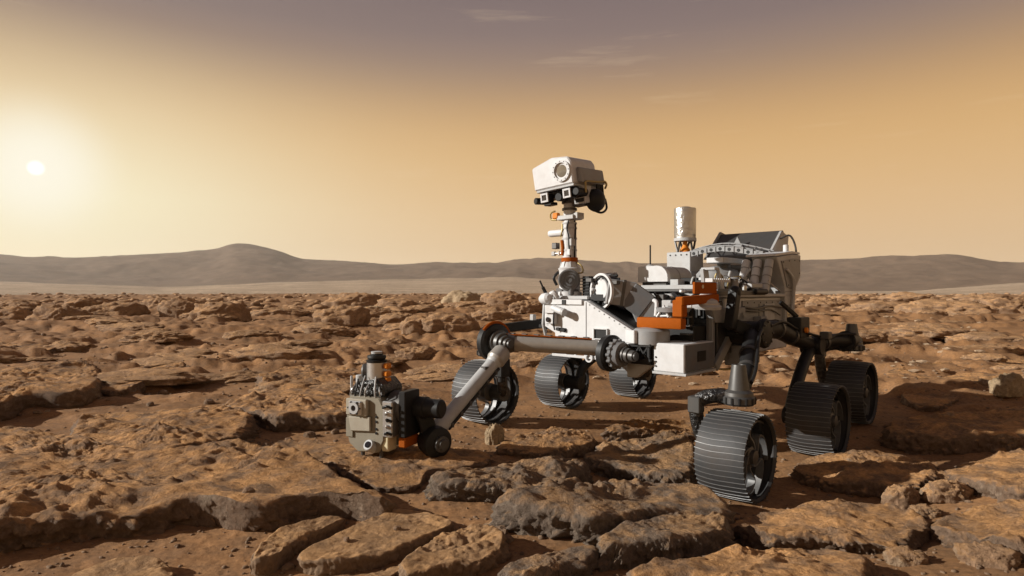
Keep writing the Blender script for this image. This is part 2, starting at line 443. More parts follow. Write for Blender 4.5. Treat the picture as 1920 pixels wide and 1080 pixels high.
# ------------------------------------------------------------------ rock slabs
def catmull(P, n):
    P = np.asarray(P, float); m = len(P); out = []
    seg = np.linalg.norm(np.roll(P, -1, 0) - P, axis=1)
    cum = np.concatenate([[0], np.cumsum(seg)])
    for s in np.linspace(0, cum[-1], n, endpoint=False):
        i = min(np.searchsorted(cum, s, side='right') - 1, m - 1)
        t = (s - cum[i]) / max(seg[i], 1e-9)
        p0, p1, p2, p3 = P[(i - 1) % m], P[i], P[(i + 1) % m], P[(i + 2) % m]
        out.append(0.5 * ((2 * p1) + (p2 - p0) * t + (2 * p0 - 5 * p1 + 4 * p2 - p3) * t * t + (3 * p1 - p0 - 3 * p2 + p3) * t ** 3))
    return np.array(out)
def slab_mesh(name, outline, h, seed, base=base_z, na=200, rough=1.0, edge=0.45, taper=1.0, sunk=0.07, lumps=1.0):
    """a weathered plate of rock: bumpy top, rounded shoulder, grooved broken side"""
    P = catmull(outline, na)
    c = P.mean(0)
    D = P - c
    size = float(np.sqrt((D ** 2).sum(1).mean()))
    e = min(h * edge, size * 0.3)
    # smooth star-shaped rings
    nr = int(np.clip(size / 0.020, 30, 84))
    prof = [(r_, 1.0, 0) for r_ in np.linspace(0.012, 1.0, nr)]
    rings = []
    for r_, z_, k in prof: rings.append((r_, 0.0, 1.0, 0.0))
    for a in np.linspace(10, 80, 7): rings.append((1.0, e * math.sin(R(a)), 1.0 - e / h * (1 - math.cos(R(a))), a / 80.0))
    for t in np.linspace(0, 1, 15)[1:]: rings.append((1.0, e * (1.0 + 0.25 * t), (1 - e / h) * (1 - t) - sunk / h * t, 1.0))
    nrm = D / np.linalg.norm(D, axis=1)[:, None]
    V = []
    for r_, off, zf, sd in rings:
        xy = c + D * r_ * (1 - e / np.linalg.norm(D, axis=1).clip(0.03)[:, None]) + nrm * off
        b_ = base(xy[:, 0], xy[:, 1])
        t_ = taper if np.isscalar(taper) else 1.0
        z = b_ + h * zf
        V.append(np.column_stack([xy, z, np.full(na, sd), np.full(na, r_)]))
    V = np.array(V)
    x, y, z, sd, rr = (V[..., k] for k in range(5))
    s = seed * 13
    # side: broken, grooved, pitted
    k = rough * min(1.0, h / 0.09)
    push = 0.034 * k * fbm(x / 0.15, y / 0.15, z / 0.10, o=5, s=s, gain=0.6) + 0.060 * k * np.abs(fbm(x / 0.075, y / 0.075, z / 0.06, o=4, s=s + 1, gain=0.65)) + 0.016 * k * pn(x / 0.5, y / 0.5, z / 0.025, s=s + 2) - 0.016
    big = 0.05 * k * fbm(x / 0.45, y / 0.45, z / 0.6, o=2, s=s + 9) * sstep(0.55, 1.0, rr)
    dx, dy = nrm[:, 0][None], nrm[:, 1][None]
    x2 = x + dx * (push * sd + big); y2 = y + dy * (push * sd + big)
    topw = np.clip(1 - sd, 0, 1)
    patch = 0.5 + 0.8 * sstep(-0.15, 0.35, fbm(x / 0.55, y / 0.45, o=3, s=s + 4))
    bump = 0.050 * fbm(x / 0.60, y / 0.46, o=4, s=s + 3, gain=0.5) + 0.034 * patch * np.abs(fbm(x / 0.21, y / 0.16, o=4, s=s + 5, gain=0.55)) \
        + 0.009 * patch * fbm(x / 0.055, y / 0.05, o=3, s=s + 6, gain=0.65)
    z2 = z + (bump * lumps * (0.35 + 0.65 * k)) * (topw * 0.9 + 0.1 * (sd < 0.99)) + 0.010 * k * fbm(x / 0.07, y / 0.07, z / 0.07, o=2, s=s + 8) * sd * (zf_arr(rings) > 0)[:, None]
    verts = np.stack([x2, y2, z2], -1).reshape(-1, 3)
    faces = grid_faces(len(rings), na, True)
    # close the centre
    verts = np.vstack([verts, [verts[:na].mean(0)]])
    ci = len(verts) - 1
    capf = np.array([[ci, ci, (j + 1) % na, j] for j in range(na)])
    me = bpy.data.meshes.new(name)
    fl = [tuple(q) for q in faces[:, ::-1].tolist()] + [(ci, j, (j + 1) % na) for j in range(na)]
    me.from_pydata(verts.tolist(), [], fl)
    me.update()
    bm = bmesh.new(); bm.from_mesh(me); bmesh.ops.recalc_face_normals(bm, faces=bm.faces); bm.to_mesh(me); bm.free()
    me.shade_smooth()
    return me
def zf_arr(rings):
    return np.array([r_[2] for r_ in rings])

SLABS = [
 # name, material, height, top outline in the picture, label, keyword options
 ('rock_slab', 'slab', 0.125, [(-220,830),(-80,800),(0,800),(120,812),(250,842),(380,850),(450,832),(560,848),(640,880),(705,918),(712,932),(620,925),(480,948),(370,938),(240,958),(100,968),(0,985),(-160,1010),(-260,950)], 'huge flat orange rock slab with dark front edge across the lower left', {}),
 ('rock_slab', 'slab', 0.125, [(131,812),(148,785),(210,776),(330,770),(430,764),(478,782),(450,806),(345,834),(285,846),(245,842),(190,832),(150,826)], 'mid-size orange slab with grey rugged rim behind the huge slab', {}),
 ('rock_slab', 'slab', 0.17, [(-160,702),(-40,690),(60,690),(150,680),(186,690),(184,720),(150,734),(60,738),(0,752),(-120,768)], 'thick dark-sided slab cut by the left edge of the picture', {}),
 ('rock_slab', 'slab', 0.10, [(186,724),(205,702),(262,692),(335,684),(352,690),(330,704),(290,714),(220,732)], 'narrow orange slab touching the thick dark-sided slab', {}),
 ('rock_slab', 'slab', 0.12, [(412,756),(460,742),(540,724),(620,728),(668,742),(672,762),(640,776),(560,779),(520,783),(468,770)], 'broad orange slab with pale grey front rim behind the arm turret', {}),
 ('rock_slab', 'slab', 0.09, [(482,712),(500,698),(570,686),(655,690),(682,700),(640,716),(560,720),(500,722)], 'small slab with grey rim farther behind the arm turret', {}),
 ('rock_slab', 'slab', 0.05, [(507,836),(535,824),(620,826),(700,838),(780,838),(860,836),(920,850),(915,866),(860,880),(805,890),(775,908),(712,910),(660,892),(600,868),(545,850)], 'orange slab directly under the arm turret prongs', {}),
 ('rock_slab', 'slab_grey', 0.105, [(812,902),(860,882),(960,866),(1060,860),(1100,868),(1106,884),(1066,904),(1030,914),(960,908),(880,908)], 'dark grey-sided slab right of the turret slab', {}),
 ('rock_slab', 'slab_grey', 0.125, [(916,942),(960,930),(1060,914),(1180,904),(1300,908),(1352,930),(1372,952),(1340,966),(1280,964),(1190,966),(1120,974),(1050,962),(980,954)], 'pale craggy grey slab in front of the front left wheel', {}),
 ('rock_slab', 'slab_grey', 0.085, [(1112,1012),(1150,992),(1250,976),(1340,978),(1366,994),(1335,1012),(1270,1020),(1180,1026),(1124,1028)], 'rounded slab below the pale craggy slab', {}),
 ('rock_slab', 'slab', 0.075, [(1372,976),(1420,956),(1520,940),(1620,944),(1700,960),(1738,984),(1700,1006),(1620,1012),(1540,1008),(1450,1004),(1392,990)], 'wide tan slab with thin grey rim in front of the left wheels', {}),
 ('rock_slab', 'slab', 0.085, [(1180,1072),(1260,1046),(1400,1026),(1530,1020),(1610,1038),(1636,1070),(1600,1115),(1300,1130),(1190,1110)], 'wide tan slab cut by the bottom edge below the left wheels', {}),
 ('rock_slab', 'slab', 0.085, [(1744,976),(1800,956),(1920,940),(2040,938),(2060,1010),(1930,1022),(1830,1004),(1770,990)], 'slab with pale rim at the lower right edge', {}),
 ('rock_slab', 'slab', 0.08, [(1768,880),(1810,862),(1900,845),(2020,838),(2050,910),(1930,928),(1850,910),(1790,894)], 'slab on the right edge above the pale-rimmed one', {}),
 ('rock_slab', 'slab', 0.07, [(1482,872),(1530,856),(1620,850),(1710,860),(1760,880),(1748,898),(1690,910),(1600,906),(1520,892)], 'tan slab just right of the front left wheel', {}),
 ('rock_slab', 'slab_grey', 0.095, [(1098,846),(1150,826),(1230,818),(1290,824),(1306,850),(1300,884),(1250,890),(1170,874),(1112,862)], 'knobbly slab just left of the front left wheel', {}),
 ('rock_slab', 'slab', 0.07, [(930,836),(962,816),(1040,806),(1105,816),(1122,832),(1086,842),(1000,846)], 'low slab between the front right wheel and the craggy slabs', {}),
 ('rock_slab', 'slab', 0.13, [(1660,800),(1710,778),(1850,764),(2020,762),(2060,800),(1920,812),(1780,818),(1700,816)], 'long ledge with dark broken front right of the middle left wheel', {}),
 ('rock_slab', 'slab', 0.09, [(1660,700),(1760,682),(1920,672),(2080,668),(2080,700),(1920,708),(1790,714)], 'long flat ledge behind the pale yellow boulder', {}),
 ('rock_slab', 'slab', 0.06, [(1690,742),(1705,722),(1740,718),(1790,738),(1800,748),(1760,758),(1715,756)], 'small orange slab right of the rear left wheel', {}),
 ('rock_slab', 'slab_smooth', 0.05, [(552,1042),(640,992),(760,952),(848,974),(830,992),(745,1030),(690,1046),(600,1056)], 'smooth brown slab with two pebbles on it at the bottom', {'rough': 0.6}),
 ('rock_slab', 'slab_smooth', 0.065, [(744,1052),(800,1008),(890,983),(934,990),(950,1014),(920,1040),(850,1054),(772,1070)], 'smooth rounded slab at the bottom beside the pebbled slab', {'rough': 0.7}),
 ('rock_slab', 'slab_smooth', 0.055, [(468,1052),(500,1004),(560,980),(625,964),(642,972),(565,1008),(512,1048)], 'thin ridge of rock left of the pebbled slab', {'rough': 0.7}),
 ('rock_slab', 'slab_smooth', 0.05, [(125,1085),(190,1050),(280,1040),(330,1060),(320,1095),(200,1130)], 'low brown slab cut by the bottom edge below the huge slab', {'rough': 0.6}),
 ('rock_slab', 'slab_grey', 0.07, [(938,1072),(980,1044),(1060,1022),(1116,1020),(1110,1042),(1040,1072),(980,1088)], 'small rounded slab at the bottom under the pale craggy slab', {}),
 ('rock_slab', 'slab', 0.08, [(-60,640),(40,632),(120,640),(110,652),(20,660)], 'distant low slab at the left edge', {}),
 ('rock_slab', 'slab_smooth', 0.045, [(640,1100),(690,1068),(740,1056),(760,1062),(720,1090),(690,1115)], 'tiny ridge between the two smooth bottom slabs', {'rough': 0.7}),
 ('rock_slab', 'slab', 0.09, [(1130,800),(1190,786),(1280,784),(1330,792),(1310,806),(1200,812)], 'slab in the shade between the front wheels', {}),
]
for i, (nm, mt, h, px, lab, kw) in enumerate(SLABS):
    pts = [gp(u, v, h) for u, v in px]
    far_ = np.mean([p[1] for p in pts]) > 5
    me = slab_mesh(nm, pts, h, i + 1, na=200 if far_ else (640 if i == 0 else 340), **kw)
    link(nm, me, mt, label=lab, cat='rock', group='flat rock slabs round the rover', kind='thing')

# ------------------------------------------------------------------ boulders, loose rocks and pebbles
rng = random.Random(11)
def boulder_mesh(name, seed, sub=4, flat=0.6, crag=1.0, k=1.0):
    bm = bmesh.new()
    bmesh.ops.create_icosphere(bm, subdivisions=sub, radius=1.0)
    V = np.array([v.co[:] for v in bm.verts])
    x, y, z = V.T
    d = 0.34 * fbm(x * 0.9, y * 0.9, z * 0.9, o=3, s=seed * 17) + 0.16 * crag * np.abs(fbm(x * 2.6, y * 2.6, z * 1.6, o=4, s=seed * 17 + 3, gain=0.6)) \
        + 0.03 * crag * fbm(x * 9, y * 9, z * 9, o=2, s=seed * 17 + 5)
    sh = np.stack([x, y, np.sign(z) * np.abs(z) ** flat], -1) * (1 + d)[:, None]
    sh[:, 2] = np.where(sh[:, 2] < -0.25, -0.25 + 0.2 * (sh[:, 2] + 0.25), sh[:, 2])
    for v, c in zip(bm.verts, sh): v.co = c
    me = bpy.data.meshes.new(name); bm.to_mesh(me); bm.free(); me.shade_smooth()
    return me
def gz(x, y):
    return float(ground_z(np.array([x]), np.array([y]))[0])
VAR = {}
def variants(kind, mat, n, **kw):
    VAR[kind] = []
    for i in range(n):
        me = boulder_mesh(kind, i + 1 + len(VAR) * 20, **kw)
        if kind in ('chip', 'pebble'): me.shade_flat()
        me.materials.append(MATS[mat]); VAR[kind].append(me)
variants('boulder', 'rock', 7, sub=5, flat=0.75, crag=1.3)
variants('low_rock', 'rock', 8, sub=5, flat=0.85, crag=1.4)
variants('pale_boulder', 'pale_rock', 3, sub=5, flat=0.6)
variants('pebble', 'pebble', 6, sub=2, flat=0.7, crag=1.6)
variants('chip', 'chip', 5, sub=1, flat=0.9, crag=3.0)
def put(name, mesh, x, y, sx, sy, sz, rz, label, cat, group=None, sink=0.2, z=None):
    o = link(name, mesh, None, label=label, cat=cat, group=group)
    o.location = (x, y, (gz(x, y) if z is None else z) + sz * sink)
    o.scale = (sx, sy, sz); o.rotation_euler = (0, 0, rz)
    return o
def put_px(name, kind, vi, u, vb, wpx, hpx, label, cat='rock', group=None, depth=0.7):
    x, d = gp(u, vb)
    d += 0.25 * wpx * d / FPX * depth
    x = (u - 960) / FPX * d
    sx = 0.46 * wpx * d / FPX; sz = 0.78 * hpx * d / FPX
    return put(name, VAR[kind][vi % len(VAR[kind])], x, d, sx, sx * depth, sz, rng.uniform(-0.4, 0.4), label, cat, group)

BOULDERS = [
 (10,610,100,32,'round brown boulder at the left edge of the boulder row'), (112,612,112,42,'dark squat boulder, second in the row on the far left'),
 (212,608,108,32,'brown boulder between two dark ones in the far left row'), (345,606,90,36,'boulder with a sunlit end in the far left row'),
 (412,610,110,36,'long dark boulder at the right end of the far left row'), (520,600,110,22,'low boulder trailing off right of the far left row'),
 (300,584,70,20,'small boulder behind the far left row'), (160,584,80,24,'boulder peeking over the far left row'), (40,590,70,20,'boulder behind the row at the left edge'),
 (640,618,100,34,'blunt boulder midway between hill foot and arm turret'), (610,632,120,20,'low boulder in front of the blunt boulder'),
 (665,582,120,30,'broad dark boulder below the far hill slope'), (740,584,90,20,'pale boulder right of the broad dark one'),
 (792,632,75,28,'tan boulder left of the pair near the far right rocker'), (842,632,105,30,'knobbly boulder left of the front right steering post'),
 (745,610,80,20,'low boulder above the tan one'), (700,600,70,18,'small boulder below the broad dark boulder'),
 (990,596,70,22,'boulder just left of the front hazard camera'), (925,606,80,20,'boulder behind the front right steering post'),
 (1545,582,70,22,'boulder right of the rear tower'), (1640,590,110,22,'long tan boulder beyond the pale chips'),
 (1770,596,150,34,'large knobbly boulder at the far right'), (1880,592,120,32,'large boulder cut by the right edge'), (1590,566,60,14,'small boulder on the right skyline of rubble'),
 (1700,572,80,16,'low boulder behind the large knobbly one'), (1840,572,90,16,'low boulder near the right edge skyline'), (1860,650,140,22,'low orange rock beside the chip field at the right edge'),
 (1740,642,130,22,'low rock in the chip field right of the rear post'), (1610,655,90,16,'flat rock behind the rear steering post'),
 (560,664,110,16,'low sunlit rock in the middle left field'), (300,650,120,18,'low rock in the left field above the thick slab'), (470,640,100,16,'low rock left of the turret top'),
 (130,660,90,18,'low rock above the thick dark-sided slab'), (780,676,70,22,'lumpy tan rock behind the turret top'),
]
for i, (u, vb, w, h, lab) in enumerate(BOULDERS):
    put_px('boulder', 'boulder' if h > 24 else 'low_rock', i, u, vb, w, h, lab, 'boulder', 'boulders strewn beyond the rover')
put_px('boulder', 'pale_boulder', 0, 868, 574, 82, 27, 'pale sunlit boulder on the rubble skyline', 'boulder', 'boulders strewn beyond the rover')
put_px('boulder', 'boulder', 3, 945, 575, 88, 28, 'dark pointed boulder next to the pale one on the skyline', 'boulder', 'boulders strewn beyond the rover')
put_px('boulder', 'pale_boulder', 1, 1888, 758, 70, 36, 'pale yellow boulder at the right edge by the ledge', 'boulder')
put_px('boulder', 'pale_boulder', 2, 698, 596, 60, 14, 'pale low boulder in the far middle', 'boulder')
bx, by = r2w(1.18, -0.86)
put('boulder', VAR['pale_boulder'][1], *gp(925, 832), 0.065, 0.06, 0.10, 0.6, 'pale yellow rock standing beneath the front right wheel', 'rock')
for u, vb, w, h, lab in [(1690,950,74,34,'dark angular boulder in the gap between right slabs'), (1772,942,96,34,'tilted boulder behind the dark angular one'), (1735,972,52,20,'small dark stone below the angular boulder'),
                         (1775,912,96,22,'flat stone wedged above the tilted boulder'), (1700,1062,70,26,'dark block in the bottom right hollow'), (1850,1066,100,34,'broken block at the bottom right corner')]:
    put_px('boulder', 'boulder', int(u), u, vb, w, h, lab, 'boulder')

def in_the_way(x, d, m=0.0):
    p = np.array([x - RX, d - RY]); fx, ly = p @ FWD, p @ LEFT
    return abs(fx) < 1.75 + m and abs(ly) < 1.6 + m or (1.0 < fx < 2.9 and abs(ly + 0.5) < 0.8)
n = 0
while n < 130:                                   # low weathered rocks of the middle distance
    d = math.exp(rng.uniform(math.log(6.5), math.log(45)))
    x = rng.uniform(-0.95, 0.95) * d
    if in_the_way(x, d, 0.6): continue
    if x / d > 0.35 and rng.random() < 0.5: continue
    s = rng.uniform(0.14, 0.42) * (d / 9) ** 0.6
    side = 'left of' if x < RX else 'right of'
    put('low_rock', VAR['low_rock'][n % 8], x, d, s * rng.uniform(1, 1.7), s * rng.uniform(0.6, 1), s * rng.uniform(0.2, 0.42), rng.uniform(-0.5, 0.5),
        ('near ' if d < 12 else 'mid-distance ' if d < 24 else 'far ') + 'low weathered tan rock in the rubble field ' + ('to the left beyond the turret' if x < RX else 'to the right beyond the wheels'), 'rock',
        'weathered rocks in the field ' + side + ' the rover', sink=0.0)
    n += 1
PEB = [(650,1015,14,'tiny pebble on the near half of the smooth brown slab'), (745,994,14,'tiny pebble on the far half of the smooth brown slab'), (540,1064,24,'angular stone off the lower left tip of the pebbled slab'),
       (952,1016,26,'stone between the smooth rounded slab and the pale craggy slab'), (780,962,14,'pebble at the upper edge of the pebbled slab'), (940,1000,26,'flat stone under the left tip of the pale craggy slab'),
       (282,765,16,'pebble on the sand behind the mid-size orange slab'), (397,710,14,'pebble on the sand right of the narrow orange slab'), (355,715,20,'stone at the tip of the narrow orange slab'),
       (392,762,20,'stone left of the broad orange slab'), (545,805,18,'pebble below the broad orange slab'), (580,818,22,'stone at the upper edge of the turret slab'),
       (640,802,26,'larger stone left of the tool turret'), (628,812,18,'pebble beside the larger stone left of the turret'), (800,706,16,'pebble right of the drill motor'), (466,926,24,'stone on the front lip of the huge slab')]
for i, (u, v, w, lab) in enumerate(PEB):
    hh = {0: 0.05, 1: 0.05, 15: 0.125}.get(i, 0.0)
    x, d = gp(u, v, hh)
    s = w * d / FPX * 0.5
    put('pebble', VAR['pebble'][i % 6], x, d, s, s * 0.8, s * 0.7, rng.uniform(0, 6), lab, 'pebble', 'pebbles in front of the rover', sink=0.2,
        z=float(base_z(np.array([x]), np.array([d]))[0]) + hh + 0.005 if hh else None)
n = 0
while n < 110:
    d = math.exp(rng.uniform(math.log(3.0), math.log(15)))
    x = rng.uniform(-0.85, 0.3) * d
    if in_the_way(x, d, 0.0): continue
    s = rng.uniform(0.018, 0.05) * (d / 6) ** 0.4
    put('pebble', VAR['pebble'][n % 6], x, d, s, s * rng.uniform(0.6, 1), s * rng.uniform(0.5, 0.8), rng.uniform(0, 6), 'small dark pebble scattered on the sand left of the rover', 'pebble', 'pebbles left of the rover')
    n += 1
n = 0
while n < 190:                                   # pale flat chips on the sand behind and right of the rover
    d = math.exp(rng.uniform(math.log(7.0), math.log(24)))
    x = rng.uniform(0.12, 0.80) * d
    if in_the_way(x, d, 0.25): continue
    s = rng.uniform(0.03, 0.07) * (d / 10) ** 0.5
    put('chip', VAR['chip'][n % 5], x, d, s * rng.uniform(1.1, 1.6), s * rng.uniform(0.5, 0.8), s * rng.uniform(0.4, 0.6), rng.uniform(-0.5, 0.5), 'pale flat stone chip on the brown sand right of the rover', 'stone chip', 'pale chips right of the rover', sink=0.3)
    n += 1

# rubble too far or too small to pick out
def rubble(name, mat, count, dmin, dmax, smin, smax, seed, spread=1.0, hz=0.5, skip=True, sub=1, label=None):
    rg = np.random.RandomState(seed)
    bm = bmesh.new(); bmesh.ops.create_icosphere(bm, subdivisions=sub, radius=1.0)
    bv = np.array([v.co[:] for v in bm.verts]); bf = np.array([[v.index for v in f.verts] for f in bm.faces]); bm.free()
    X, Y, S = [], [], []
    while len(X) < count:
        d = math.exp(rg.uniform(math.log(dmin), math.log(dmax))); x = rg.uniform(-spread, spread) * d
        if skip and in_the_way(x, d, 0.1): continue
        X.append(x); Y.append(d); S.append(math.exp(rg.uniform(math.log(smin), math.log(smax))) * (d / dmin) ** 0.5)
    X, Y, S = map(np.array, (X, Y, S))
    Z = ground_z(X, Y)
    vs, fs = [], []
    for i in range(count):
        v = bv * (1 + rg.uniform(-0.28, 0.28, (len(bv), 1)))
        a = rg.uniform(0, 6.28); c, s_ = math.cos(a), math.sin(a)
        v = v * [1.0 * rg.uniform(1, 1.5), rg.uniform(0.6, 1), hz * rg.uniform(0.6, 1.3)]
        v = np.column_stack([v[:, 0] * c - v[:, 1] * s_, v[:, 0] * s_ + v[:, 1] * c, v[:, 2]]) * S[i]
        vs.append(v + [X[i], Y[i], Z[i] + 0.15 * hz * S[i]]); fs.append(bf + i * len(bv))
    return link(name, np_mesh(name, np.vstack(vs), np.vstack(fs), smooth=sub > 1), mat, label=label, kind='stuff')
rubble('rubble', 'rock', 1100, 32, 190, 0.2, 0.42, 4, sub=2, label='distant brown rubble up to the foot of the plain')
rubble('gravel', 'pebble', 5000, 1.6, 12, 0.003, 0.011, 9, hz=0.7, skip=False, label='fine brown gravel strewn on the sand')

# ================================================================== the rover
class B:
    """collects shapes into one bmesh"""
    def __init__(s): s.bm = bmesh.new()
    def _add(s, verts, faces):
        vs = [s.bm.verts.new(v) for v in verts]
        for f in faces:
            try: s.bm.faces.new([vs[i] for i in f])
            except ValueError: pass
        return vs
    def box(s, x0, x1, y0, y1, z0, z1, bev=0.004, rot=None, seg=1):
        t = bmesh.new(); bmesh.ops.create_cube(t, size=1.0)
        bmesh.ops.scale(t, vec=(x1 - x0, y1 - y0, z1 - z0), verts=t.verts)
        if bev: bmesh.ops.bevel(t, geom=t.edges[:], offset=min(bev, 0.4 * min(x1 - x0, y1 - y0, z1 - z0)), segments=seg, profile=0.5, affect='EDGES')
        M_ = Matrix.Translation(((x0 + x1) / 2, (y0 + y1) / 2, (z0 + z1) / 2))
        if rot is not None: M_ = M_ @ rot.to_4x4()
        t.transform(M_); me = bpy.data.meshes.new('t'); t.to_mesh(me); t.free(); s.bm.from_mesh(me); bpy.data.meshes.remove(me); return s
    def cbox(s, c, size, bev=0.004, rot=None, seg=1):
        return s.box(c[0] - size[0] / 2, c[0] + size[0] / 2, c[1] - size[1] / 2, c[1] + size[1] / 2, c[2] - size[2] / 2, c[2] + size[2] / 2, bev, rot, seg)
    def beam(s, p0, p1, w, h, bev=0.004, w1=None, h1=None):
        """rectangular beam from p0 to p1, tapering"""
        p0, p1 = Vector(p0), Vector(p1); d = (p1 - p0).normalized()
        side = d.cross(Vector((0, 0, 1)))
        if side.length < 1e-3: side = Vector((0, 1, 0))
        side.normalize(); up = side.cross(d).normalized()
        w1 = w1 or w; h1 = h1 or h; V = []
        for p, a, b_ in ((p0, w, h), (p1, w1, h1)):
            for i, j in ((-1, -1), (1, -1), (1, 1), (-1, 1)): V.append(p + side * a / 2 * i + up * b_ / 2 * j)
        t = bmesh.new(); vs = [t.verts.new(v) for v in V]
        for f in ((3, 2, 1, 0), (4, 5, 6, 7), (0, 1, 5, 4), (1, 2, 6, 5), (2, 3, 7, 6), (3, 0, 4, 7)): t.faces.new([vs[i] for i in f])
        if bev: bmesh.ops.bevel(t, geom=t.edges[:], offset=bev, segments=1, profile=0.5, affect='EDGES')
        me = bpy.data.meshes.new('t'); t.to_mesh(me); t.free(); s.bm.from_mesh(me); bpy.data.meshes.remove(me); return s
    def lathe(s, prof, o, ax, n=28, cap=True):
        """prof: (distance along ax, radius) pairs"""
        o, ax = Vector(o), Vector(ax).normalized()
        u = ax.cross(Vector((0, 0, 1)))
        if u.length < 1e-3: u = Vector((1, 0, 0))
        u.normalize(); v = ax.cross(u)
        V = [o + ax * h + (u * math.cos(2 * math.pi * k / n) + v * math.sin(2 * math.pi * k / n)) * r for h, r in prof for k in range(n)]
        F = [(i * n + k, i * n + (k + 1) % n, (i + 1) * n + (k + 1) % n, (i + 1) * n + k) for i in range(len(prof) - 1) for k in range(n)]
        if cap: F += [tuple(range(n - 1, -1, -1)), tuple((len(prof) - 1) * n + k for k in range(n))]
        s._add(V, F); return s
    def cyl(s, p0, p1, r0, r1=None, n=20):
        p0, p1 = Vector(p0), Vector(p1); L_ = (p1 - p0).length; r1 = r0 if r1 is None else r1; e = min(0.004, L_ * 0.2, r0 * 0.3)
        return s.lathe([(0, max(r0 - e, 1e-4)), (e, r0), (L_ - e, r1), (L_, max(r1 - e, 1e-4))], p0, p1 - p0, n)
    def ring(s, c, ax, ri, ro, th, n=36):
        c, ax = Vector(c), Vector(ax).normalized()
        return s.lathe([(-th / 2, ri), (-th / 2, ro), (th / 2, ro), (th / 2, ri), (-th / 2, ri)], c, ax, n, cap=False)
    def tube(s, pts, r, n=10, smooth=6):
        P = [Vector(p) for p in pts]
        if smooth and len(P) > 2:
            Q = []
            for i in range(len(P) - 1):
                p0, p1, p2, p3 = P[max(i - 1, 0)], P[i], P[i + 1], P[min(i + 2, len(P) - 1)]
                for k in range(smooth):
                    t = k / smooth
                    Q.append(0.5 * ((2 * p1) + (p2 - p0) * t + (2 * p0 - 5 * p1 + 4 * p2 - p3) * t * t + (3 * p1 - p0 - 3 * p2 + p3) * t ** 3))
            P = Q + [P[-1]]
        rs = r if isinstance(r, (list, tuple)) else [r] * 2
        V = []; prev = None
        for i, p in enumerate(P):
            d = (P[min(i + 1, len(P) - 1)] - P[max(i - 1, 0)]).normalized()
            u = d.cross(Vector((0, 0, 1))) if prev is None else prev - d * prev.dot(d)
            if u.length < 1e-3: u = d.cross(Vector((0, 1, 0)))
            u.normalize(); prev = u; v = d.cross(u)
            rr = rs[0] + (rs[1] - rs[0]) * i / max(1, len(P) - 1)
            V += [p + (u * math.cos(2 * math.pi * k / n) + v * math.sin(2 * math.pi * k / n)) * rr for k in range(n)]
        F = [(i * n + k, i * n + (k + 1) % n, (i + 1) * n + (k + 1) % n, (i + 1) * n + k) for i in range(len(P) - 1) for k in range(n)]
        F += [tuple(range(n - 1, -1, -1)), tuple((len(P) - 1) * n + k for k in range(n))]
        s._add(V, F); return s
    def prism(s, poly, axis, a, b_, bev=0.004):
        """poly in the plane across axis ('x': (y, z), 'y': (x, z), 'z': (x, y)), from a to b"""
        m = {'x': lambda p, t: (t, p[0], p[1]), 'y': lambda p, t: (p[0], t, p[1]), 'z': lambda p, t: (p[0], p[1], t)}[axis]
        t_ = bmesh.new(); n = len(poly)
        vs = [t_.verts.new(m(p, a)) for p in poly] + [t_.verts.new(m(p, b_)) for p in poly]
        t_.faces.new(vs[:n][::-1]); t_.faces.new(vs[n:])
        for i in range(n): t_.faces.new([vs[i], vs[(i + 1) % n], vs[n + (i + 1) % n], vs[n + i]])
        bmesh.ops.recalc_face_normals(t_, faces=t_.faces)
        if bev: bmesh.ops.bevel(t_, geom=t_.edges[:], offset=bev, segments=1, profile=0.5, affect='EDGES')
        me = bpy.data.meshes.new('t'); t_.to_mesh(me); t_.free(); s.bm.from_mesh(me); bpy.data.meshes.remove(me); return s
    def ball(s, c, r, sc=(1, 1, 1), n=20):
        t = bmesh.new(); bmesh.ops.create_uvsphere(t, u_segments=n, v_segments=n // 2, radius=r)
        t.transform(Matrix.Translation(c) @ Matrix.Diagonal((*sc, 1))); me = bpy.data.meshes.new('t'); t.to_mesh(me); t.free(); s.bm.from_mesh(me); bpy.data.meshes.remove(me); return s
    def xform(s, M_): s.bm.transform(M_); return s
    def mesh(s, name):
        bmesh.ops.recalc_face_normals(s.bm, faces=s.bm.faces)
        me = bpy.data.meshes.new(name); s.bm.to_mesh(me); s.bm.free()
        me.shade_smooth(); me.set_sharp_from_angle(angle=R(27)); return me
    def done(s, name, mat, parent, label=None):
        return link(name, s.mesh(name), mat, parent, label=label)

rover = link('rover', None, label='white six-wheeled robotic rover with camera mast and long arm on the rocks', cat='rover')
rover.location = (RX, RY, 0)
rover.rotation_euler = (0, 0, math.atan2(FWD[1], FWD[0]))

# ---- body
front_poly = [(-0.50, 0.615), (-0.50, 0.785), (-0.60, 0.81), (-0.60, 1.035), (-0.21, 1.030), (0.215, 0.815), (0.235, 0.66), (0.20, 0.615)]
body = B().prism(front_poly, 'x', 0.30, 0.955, 0.006).box(-0.98, 0.32, -0.58, 0.58, 0.60, 1.055, 0.01).done('chassis', 'white', rover)
fp = B().prism([(-0.515, 0.775), (-0.625, 0.825), (-0.625, 0.99), (-0.585, 1.035), (-0.21, 1.030), (0.215, 0.815), (0.235, 0.79), (0.235, 0.655), (0.18, 0.640), (-0.08, 0.655), (-0.515, 0.655)], 'x', 0.957, 0.985, 0.004).done('front_panel', 'white_clean', body)
for (y0, y1, z0, z1) in ((-0.125, -0.015, 0.752, 0.82), (-0.445, -0.325, 0.69, 0.752)):
    B().box(0.986, 0.992, y0, y1, z0, z1, 0).done('vent', 'black', body)
    f_ = B()
    for a in ((y0 - .008, y0, z0 - .008, z1 + .008), (y1, y1 + .008, z0 - .008, z1 + .008), (y0, y1, z1, z1 + .008), (y0, y1, z0 - .008, z0)):
        f_.box(0.984, 1.004, *a, 0.0015)
    f_.done('vent_frame', 'white_clean', body)
